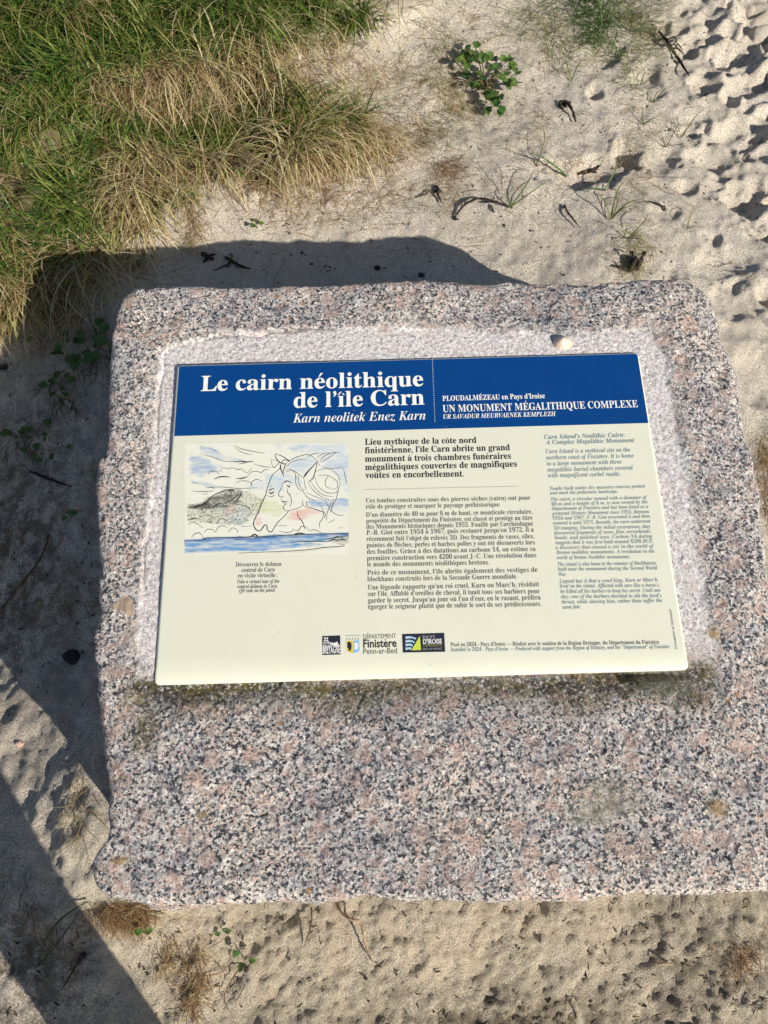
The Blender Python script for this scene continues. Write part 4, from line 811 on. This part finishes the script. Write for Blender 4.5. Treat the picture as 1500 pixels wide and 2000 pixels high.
# loose straw mats creeping over the sand
B = Blades()
def mat_patch(x, y, rx, ry, n, ang, cols, L=(.03, .085), w=(.0007, .0014), e=(.05, .5)):
    pxs = rng.normal(x, rx, n); pys = rng.normal(y, ry, n); ww = at(pxs, pys)
    for k in range(n): B.add(ww[k] + [0, 0, .001], ang + rng.normal(0, .7), rng.uniform(*L), rng.uniform(*e), rng.uniform(.3, 1.6), rng.uniform(*w), pick(cols), rng.normal(0, 1.0))
for (x, y, rx, ry, n, an, cs) in [(700,165,50,25,260,.2,STRAW),(790,150,50,25,200,.1,STRAW+YEL),(640,200,40,20,160,.3,STRAW),(800,255,45,28,260,-.6,RUST+YEL),(770,275,50,20,160,-.5,STRAW+RUST),(868,325,14,14,120,-.9,RUST),(870,175,25,30,260,-.9,STRAW+YEL),
        (900,200,25,18,120,-1,STRAW),(560,350,50,22,420,-.5,RUST+STRAW),(640,320,50,16,360,.1,STRAW+RUST),(380,430,8,22,110,-1.6,STRAW+RUST),(372,470,5,16,60,-1.6,STRAW),(700,380,110,24,200,.15,STRAW+RUST),(830,380,60,20,110,.4,STRAW),
        (620,420,90,22,140,.3,RUST+STRAW),(1000,250,90,50,120,-.8,RUST+STRAW),(1230,330,16,60,120,-1.1,STRAW),(1235,480,14,25,110,-1.2,STRAW+YEL),(1230,510,12,14,60,-1.2,YEL+STRAW),(1040,230,20,30,50,-1,STRAW),
        (860,90,40,30,130,-.6,STRAW+YEL),(930,60,40,30,60,-.9,RUST),(235,1780,28,10,420,-.9,RUST),(250,1790,20,10,160,-1,STRAW+RUST),(330,1860,14,24,90,-1.2,STRAW+RUST),(385,1900,14,40,120,-1.3,STRAW+RUST),(370,1930,14,30,80,-1.3,RUST),(1440,1870,22,20,90,-.8,RUST),(185,700,28,26,120,-1.2,[(.04,.06,.02),(.08,.07,.03)]),(120,770,22,20,60,-1.2,[(.04,.05,.02),(.08,.07,.03)]),(40,860,30,24,60,-1,[(.06,.05,.03)]),(140,1180,40,40,60,-.8,RUST),(20,1000,30,60,60,-.8,RUST),(40,1780,30,50,80,-1,[(.05,.05,.03)]+RUST),(110,1850,30,40,60,-1,RUST),
        (1492,885,10,22,160,-1.1,RUST+STRAW),(1500,960,10,30,110,-1.1,RUST),(90,600,50,40,500,-1.2,STRAW+RUST),(95,640,14,30,120,-1.5,STRAW),(215,520,45,22,220,.3,RUST+STRAW),(60,1190,40,20,60,.4,RUST),(150,1560,14,50,70,-1.4,STRAW),(1100,330,60,30,60,-.5,RUST),
        (640,90,30,20,150,.2,RUST+STRAW),(1260,260,30,40,70,-1,YEL+STRAW),(1070,90,30,40,90,-1,RUST+YEL)]: mat_patch(x, y, rx, ry, n, an, cs, (.02, .05) if y > 1700 else (.03, .085))
# fine rootlets
for _ in range(420):
    x, y = rng.uniform(420, 1400), rng.uniform(60, 520)
    if inpoly(np.array([x]), np.array([y]), GRASS_PX)[0]: continue
    p = at1(x, y); B.add(p + [0, 0, .001], rng.uniform(-.9, .9) + rng.choice([0, math.pi]), rng.uniform(.04, .14), .12, .2, rng.uniform(.0006, .0011), pick(RUST + [(.12, .08, .05)]), rng.normal(0, 1.3))
tag(B.build('dry_straw', grass_m), 'loose dry straw and rootlets creeping over the sand', 'straw', kind='stuff')

def tuft(px_, py_, n, spread, L, cols, label, ang=-1.57, asp=1.0, e=(.5, 1.3), group=None, w=(.0016, .003), name='grass_tuft'):
    c_ = at1(px_, py_); Bt = Blades()
    for k in range(n):
        x, y = c_[0] + rng.normal(0, spread), c_[1] + rng.normal(0, spread * 1.2)
        Bt.add(np.array([x, y, float(h_full(np.array([x]), np.array([y]))[0]) - .003]), ang + rng.normal(0, asp), rng.uniform(*L), rng.uniform(*e), rng.uniform(.4, 1.5), rng.uniform(*w), pick(cols), rng.normal(0, .4))
    o = Bt.build(name, grass_m, origin=c_); o.location = c_; return tag(o, label, 'grass', group)
TG = 'grass tufts at the top right'
tuft(1152, 10, 300, .05, (.06, .17), GREEN[:3], 'dense bright green tuft cut by the top edge right of centre', group=TG)
tuft(1168, 62, 150, .035, (.05, .14), GREEN[:3], 'dense green tuft just below the brightest one at the top edge', group=TG)
for (x, y, n, sp2_, lab) in [(995, 10, 60, .04, 'sparse yellow green tuft at the top edge left of the dense green ones'), (1020, 60, 50, .035, 'thin yellow green tuft below the sparse one at the top'), (1092, 60, 90, .035, 'yellow green tuft left of the dense green tuft'),
        (1100, 105, 40, .02, 'small tuft reaching down the sand below the yellow green one'), (1240, 35, 140, .035, 'olive tuft to the right of the dense green one, near the top edge'), (1262, 62, 110, .03, 'rightmost olive tuft next to the footprints'),
        (1240, 110, 80, .03, 'olive tuft with dead blades beneath the two upper olive tufts'), (1215, 15, 60, .03, 'thin tuft at the top edge between dense green and olive ones'), (1225, 150, 40, .025, 'sparse tuft trailing down the sand above the lone blades'), (1290, 10, 30, .02, 'small tuft at the very top beside the footprints'),
        (870, 95, 50, .035, 'sparse tuft on the sand left above the leafy plant'), (1062, 10, 60, .03, 'small tuft on the top edge between the two yellow ones'), (1165, 95, 40, .015, 'short green blades at the foot of the dense green tuft')]:
    tuft(x, y, n, sp2_, (.04, .12), YEL + [GREEN[3], GREEN[4], STRAW[1]], lab, group=TG, w=(.0012, .0022))
# lone sprigs: every blade its own part
blade_green = GREEN[1]
def sprig(bx, by, tips, label, col_=(.13, .20, .05), w=.0034, lift=.03, name='grass_sprig'):
    c_ = at1(bx, by); root = empty(name, c_, label, 'grass', 'lone grass sprigs on the sand')
    for (tx, ty) in tips:
        t_ = at1(tx, ty); d_ = t_ - c_; L = np.linalg.norm(d_); sd = np.array([-d_[1], d_[0], 0]) / (L + 1e-9); n = 8; V_ = []; bend = rng.uniform(-.12, .12) * L
        for k in range(n + 1):
            u2 = k / n; p = d_ * u2 + sd * bend * math.sin(u2 * math.pi) + [0, 0, lift * math.sin(u2 * math.pi * .75) * min(L / .08, 1) + .002]; ww = w / 2 * (1 - u2 ** 2.5 * .95)
            V_ += [p - sd * ww + [0, 0, .0006], p - [0, 0, .0004], p + sd * ww + [0, 0, .0006]]
        F_ = []
        for k in range(n): a = 3 * k; F_ += [(a, a + 1, a + 4, a + 3), (a + 1, a + 2, a + 5, a + 4)]
        mesh_obj('blade', V_, F_, grass_m, root, smooth=True, col=np.tile(np.array(col_) * rng.uniform(.8, 1.25), (len(V_), 1)))
def c2(L): return [(750 + x / 2, x2 / 2) for x, x2 in L]
for (b_, tips, lab, cl_, w_) in [
    ((715,692), [(548,627)], 'single broad green blade lying flat on the sand above the stone', (.07,.15,.04), .007),
    ((492,812), [(578,690),(650,728),(475,760)], 'sprig with two long green blades above the arched root’s end', (.14,.19,.05), .004),
    ((858,748), [(888,645),(915,778),(745,806),(790,765)], 'sprig with an upright green blade and reddish low blades in the middle of the sand', (.12,.18,.05), .0042),
    ((885,858), [(945,728),(1022,818),(980,835),(800,780),(905,800)], 'sprig of crossed green blades left of the small forked twig', (.16,.20,.05), .0042),
    ((596,640), [(612,532),(560,600)], 'thin upright sprig beside the broad lying blade', (.18,.20,.07), .0028),
    ((732,318), [(690,230),(782,262),(705,262)], 'forked sprig hanging below the yellow green tuft', (.13,.17,.05), .003),
    ((1000,335), [(932,412),(1022,300),(1050,330)], 'curved sprig under the trailing tuft with one long tail blade', (.15,.19,.06), .0032),
    ((1050,405), [(1112,362),(1020,380),(1075,375),(1090,412)], 'small forked sprig right of the trailing tuft’s tip', (.14,.17,.05), .003),
    ((1100,578), [(1178,600),(1050,545),(1140,520)], 'thin sprig with one brown blade pointing right, mid sand', (.20,.15,.07), .0028),
    ((1160,540), [(1215,480),(1268,445),(1115,500),(1200,515)], 'sparse sprig with brownish tips left of the footprints', (.24,.24,.08), .003),
    ((1182,895), [(1208,838),(1228,900)], 'tiny sprig of two blades on bare sand above the stone’s right part', (.26,.22,.08), .0032),
    ((950,935), [(1020,860),(870,890),(900,950),(1000,910),(925,975),(1030,985)], 'yellowish sprig just above the spiky weed', (.20,.22,.06), .0032),
    ((1010,490), [(1060,500),(995,440),(1085,480),(1035,520)], 'olive sprig at the head of the dry straw streak', (.14,.15,.05), .003),
    ((1300,1045), [(1275,1060),(1375,1055)], 'short blades lying right of the spiky weed, behind the corner', (.24,.23,.06), .0034),
    ((1420,1090), [(1450,1075)], 'single yellow blade behind the stone’s right back corner', (.36,.32,.10), .0036),
    ((310,660), [(420,665),(280,655),(380,735)], 'thin brown sprig left of the broad green blade', (.22,.17,.09), .0024),
    ((460,760), [(415,660),(480,800)], 'thin dark sprig leaning over the end of the arched root', (.15,.12,.08), .0022)]:
    (bx, by), = c2([b_]); sprig(bx, by, c2(tips), lab, cl_, w_)
sprig(478, 348, [(497,362),(450,335),(470,325)], 'bright green broad blades in the grass edge left of centre', (.10,.20,.04), .007, .03)
sprig(150, 785, [(120,752),(60,783),(85,772)], 'fine stem with a pale orange tip in the shadow left of the panel', (.40,.28,.10), .0022, .02)
sprig(75, 1885, [(172,1762),(90,1850)], 'thin stalk with leaves in the shadow at the bottom left', (.04,.07,.02), .003, .02)
sprig(400, 362, [(372,352),(420,340),(380,330)], 'small green shoot in the lower fringe of the dry grass', (.06,.16,.03), .006, .02)
sprig(196, 668, [(182,625),(180,640)], 'single dark blade rising in shadow beside the stone’s left edge', (.03,.06,.02), .003, .05)

# ------------------------------------------------------------------ leafy plants
s = NT('leaf_green'); co = s.coord('Generated'); oi = s.n('ShaderNodeObjectInfo'); lc = s.mix(s.noise(co, 5, 3), s.mix(oi.outputs['Random'], (.025, .085, .015), (.07, .13, .02)), s.mix(oi.outputs['Random'], (.07, .17, .03), (.16, .22, .05))); tr = s.n('ShaderNodeBsdfTranslucent'); s.set(tr.inputs[0], lc); mx = s.n('ShaderNodeMixShader'); mx.inputs[0].default_value = .25
s.base(lc, .38, None, .5); s.t.links.new(s.b.outputs[0], mx.inputs[1]); s.t.links.new(tr.outputs[0], mx.inputs[2]); s.t.links.new(mx.outputs[0], s.out.inputs[0]); leaf_m = s.m
def leaf_mesh(name, lobed=0.):
    V_ = []; F_ = []; n = 9
    for k in range(n + 1):
        t = k / n; w = .42 * math.sin(math.pi * t ** .8) ** .75 + .004
        if lobed: w *= 1 + lobed * math.cos(t * 19)
        z = .22 * t - .28 * t * t
        for j_, sx in enumerate((-1, -.5, 0, .5, 1)): V_.append((sx * w, t, z + .14 * abs(sx) * w * 2.0 + .04 * math.sin(t * 11 + sx * 3)))
    for k in range(n):
        for j_ in range(4): a = k * 5 + j_; F_.append((a, a + 1, a + 6, a + 5))
    me = bpy.data.meshes.new(name); me.from_pydata(V_, [], F_); me.materials.append(leaf_m); me.polygons.foreach_set('use_smooth', [True] * len(me.polygons)); return me
LEAF = [leaf_mesh('leaf'), leaf_mesh('lobed_leaf', .16)]
stem_m = simple('plant_stem', (.12, .10, .04))
def leaf(parent, loc, size, az, el, roll=0, kind=0):
    o = bpy.data.objects.new('leaf', LEAF[kind]); COL.objects.link(o); o.parent = parent; o.location = loc
    o.rotation_mode = 'XYZ'; o.rotation_euler = (el, roll, az - math.pi / 2); o.scale = (size, size, size); return o
# the leafy plant on the dune: leaves placed on short stems
c_ = at1(950, 175); lp = empty('leafy_plant', c_, 'glossy dark green leafy plant growing alone in the sand above the stone', 'plant')
LP = [(912,128),(922,140),(930,128),(918,155),(932,160),(940,148),(945,165),(928,172),(938,180),(985,128),(990,150),(1000,152),(982,158),(972,140),(978,170),(968,175),(990,185),(984,180),(965,165),(955,150),(950,185),(945,200),(955,205),(962,212),(970,222),(950,215),(960,160),(925,120),(975,225),(905,135),(915,165),(942,135),(938,195),(996,142)]
LP = LP + [(x + rng.normal(0, 7), y + rng.normal(0, 7)) for x, y in LP]
for k, (x, y) in enumerate(LP):
    g = at1(x, y + 8); h_ = rng.uniform(.018, .055); p = g - c_ + [0, 0, h_]; outw = math.atan2(p[1], p[0]) + rng.normal(0, .5)
    leaf(lp, p, rng.uniform(.018, .034), outw, rng.uniform(-.5, .5), rng.normal(0, .4), 1)
    if k % 3 == 0:
        o = tube(spline([np.array([0, 0, 0]) + rng.normal(0, .004, 3), p * .5 + [0, 0, h_ * .5], p]), [.0018, .001], 5, stem_m, 'stem', lp)
def seedling(x, y, n, size, label, group='small seedlings', h_=.012, spread=.5):
    c_ = at1(x, y); r_ = empty('seedling', c_, label, 'plant', group)
    for k in range(n):
        a = 2 * math.pi * k / n + rng.uniform(-.5, .5); d_ = size * spread * rng.uniform(.3, 1.6)
        leaf(r_, (math.cos(a) * d_, math.sin(a) * d_, h_ * rng.uniform(.6, 1.4)), size * rng.uniform(.75, 1.15), a, rng.uniform(-.15, .35), rng.normal(0, .2))
    o = tube([(0, 0, -.002), (.001, 0, h_ * .5), (.002, .001, h_)], [.001, .0008], 5, stem_m, 'stem', r_); return r_
seedling(502, 446, 3, .017, 'tiny bright green seedling on lit sand just above the stone’s shadow')
seedling(262, 1817, 1, .017, 'round leafed seedling left of its twin below the stone’s front left corner')
seedling(281, 1821, 2, .015, 'round leafed seedling right of its twin below the stone’s front left corner')
seedling(437, 1818, 2, .011, 'smallest seedling below the stone, between the twin seedlings and the taller one')
seedling(478, 1874, 3, .014, 'upright seedling of three leaves lowest below the stone')
seedling(176, 690, 22, .028, 'dark leafy plant in shadow touching the stone’s left edge', h_=.03, spread=1.3)
seedling(122, 762, 9, .02, 'small dark plant in shadow lower left of the leafy one', h_=.02, spread=1.0)
seedling(40, 850, 2, .026, 'dark clover like leaves furthest left in the stone’s shadow', spread=.4)
seedling(74, 854, 6, .02, 'middle clump of dark leaves in the stone’s shadow', spread=.9)
seedling(80, 888, 5, .02, 'lower clump of dark leaves in the stone’s shadow', spread=.9)
seedling(124, 874, 1, .018, 'single round dark leaf in the stone’s shadow nearer to the stone')
seedling(285, 515, 3, .018, 'dark green seedling in the shadow above the stone’s top left corner')
seedling(78, 665, 2, .016, 'dark green shoot at the foot of the hanging straw in shadow')
seedling(140, 1010, 3, .016, 'faint dark seedling low in the shadow beside the stone’s left side')

# ------------------------------------------------------------------ the person taking the photograph (behind the camera; casts the shadow at the bottom left)
person = empty('person', (-.06, -.62, 0), 'person in dark coat and trousers holding a phone over the panel, behind the viewpoint', 'person')
def skin(name, pts, edges, mat, parent, lvl=2, root=0):
    me = bpy.data.meshes.new(name); me.from_pydata([p[:3] for p in pts], edges, []); me.materials.append(mat)
    o = bpy.data.objects.new(name, me); COL.objects.link(o); o.parent = parent
    m = o.modifiers.new('skin', 'SKIN'); sv_ = me.skin_vertices[0].data
    for k, p in enumerate(pts):
        r_ = p[3]; sv_[k].radius = r_ if isinstance(r_, tuple) else (r_, r_); sv_[k].use_root = k == root
    m.use_smooth_shade = True; ss = o.modifiers.new('sub', 'SUBSURF'); ss.levels = lvl; ss.render_levels = lvl; return o
cloth = NT('dark_cloth'); cloth_m = cloth.base((.02, .022, .03), .9); skin_m = simple('skin_tone', (.45, .28, .21), .5); shoe_m = simple('shoe_leather', (.03, .02, .015), .5); hair_m = simple('dark_hair', (.03, .02, .013), .6)
g0 = -.06
bp = [(0, 0, .90, (.15, .11)), (0, .01, 1.05, (.14, .10)), (0, .03, 1.22, (.16, .11)), (0, .06, 1.37, (.15, .09)), (0, .09, 1.46, .055),
      (-.07, .03, .84, .08), (-.125, .075, .45, .06), (-.125, .05, g0 + .09, .045), (-.125, .10, g0 + .05, .045), (-.13, .19, g0 + .035, .035),
      (.05, 0, .84, .08), (.01, .0, .45, .055), (.01, -.03, g0 + .09, .042), (.01, .02, g0 + .05, .045), (.01, .12, g0 + .035, .035),
      (-.19, .07, 1.37, .055), (-.26, .12, 1.12, .042), (-.03, .44, 1.29, .028), (.19, .07, 1.37, .055), (.30, .12, 1.12, .042), (.15, .44, 1.29, .028)]
skin('clothed_body', bp, [(0, 1), (1, 2), (2, 3), (3, 4), (0, 5), (5, 6), (6, 7), (7, 8), (8, 9), (0, 10), (10, 11), (11, 12), (12, 13), (13, 14), (3, 15), (15, 16), (16, 17), (3, 18), (18, 19), (19, 20)], cloth_m, person)
skin('head', [(0, .10, 1.50, .05), (0, .13, 1.58, (.07, .085)), (0, .15, 1.66, (.078, .092)), (0, .15, 1.72, (.06, .07)), (0, .245, 1.61, .012)], [(0, 1), (1, 2), (2, 3), (1, 4)], skin_m, person)
skin('hair', [(0, .11, 1.62, (.085, .09)), (0, .13, 1.70, (.086, .095)), (0, .14, 1.75, (.06, .07))], [(0, 1), (1, 2)], hair_m, person)
for sgn, hx in ((-1, -.03), (1, .15)):
    cx_ = hx; hand = skin('hand', [(cx_, .44, 1.29, .026), (cx_ - sgn * .01, .50, 1.315, (.036, .02)), (cx_ - sgn * .005, .54, 1.33, (.036, .016))], [(0, 1), (1, 2)], skin_m, person)
    for f in range(5):
        if f < 4: b0 = (cx_ - .028 + f * .019, .55, 1.335); pts_ = [(*b0, .009), (b0[0] + sgn * -.004, b0[1] + .03, b0[2] + .012, .0085), (b0[0] - sgn * .008, b0[1] + .045 - .004 * abs(f - 1.5), b0[2] + .034, .0075)]
        else: pts_ = [(cx_ - sgn * .03, .51, 1.32, .011), (cx_ - sgn * .045, .53, 1.345, .010), (cx_ - sgn * .04, .55, 1.372, .008)]
        skin('finger', pts_, [(0, 1), (1, 2)], skin_m, hand, 1)
phone = empty('phone', (0, 0, 0), 'dark mobile phone held out level above the panel by the photographer', 'phone')
fwd = -C2W[:, 2]; pc_ = CAM - fwd * .016 - C2W[:, 1] * .05
phone.matrix_world = Matrix([[*C2W[0], pc_[0]], [*C2W[1], pc_[1]], [*C2W[2], pc_[2]], [0, 0, 0, 1]])
rr2 = rrect(-.037, .037, -.078, .078, .01); nn = len(rr2)
mesh_obj('case', np.vstack([np.c_[rr2, np.full(nn, -.004)], np.c_[rr2, np.full(nn, .004)]]), [tuple(range(nn))[::-1], tuple(range(nn, 2 * nn))] + [(k, (k + 1) % nn, nn + (k + 1) % nn, nn + k) for k in range(nn)], simple('phone_case', (.02, .02, .02), .3), phone)
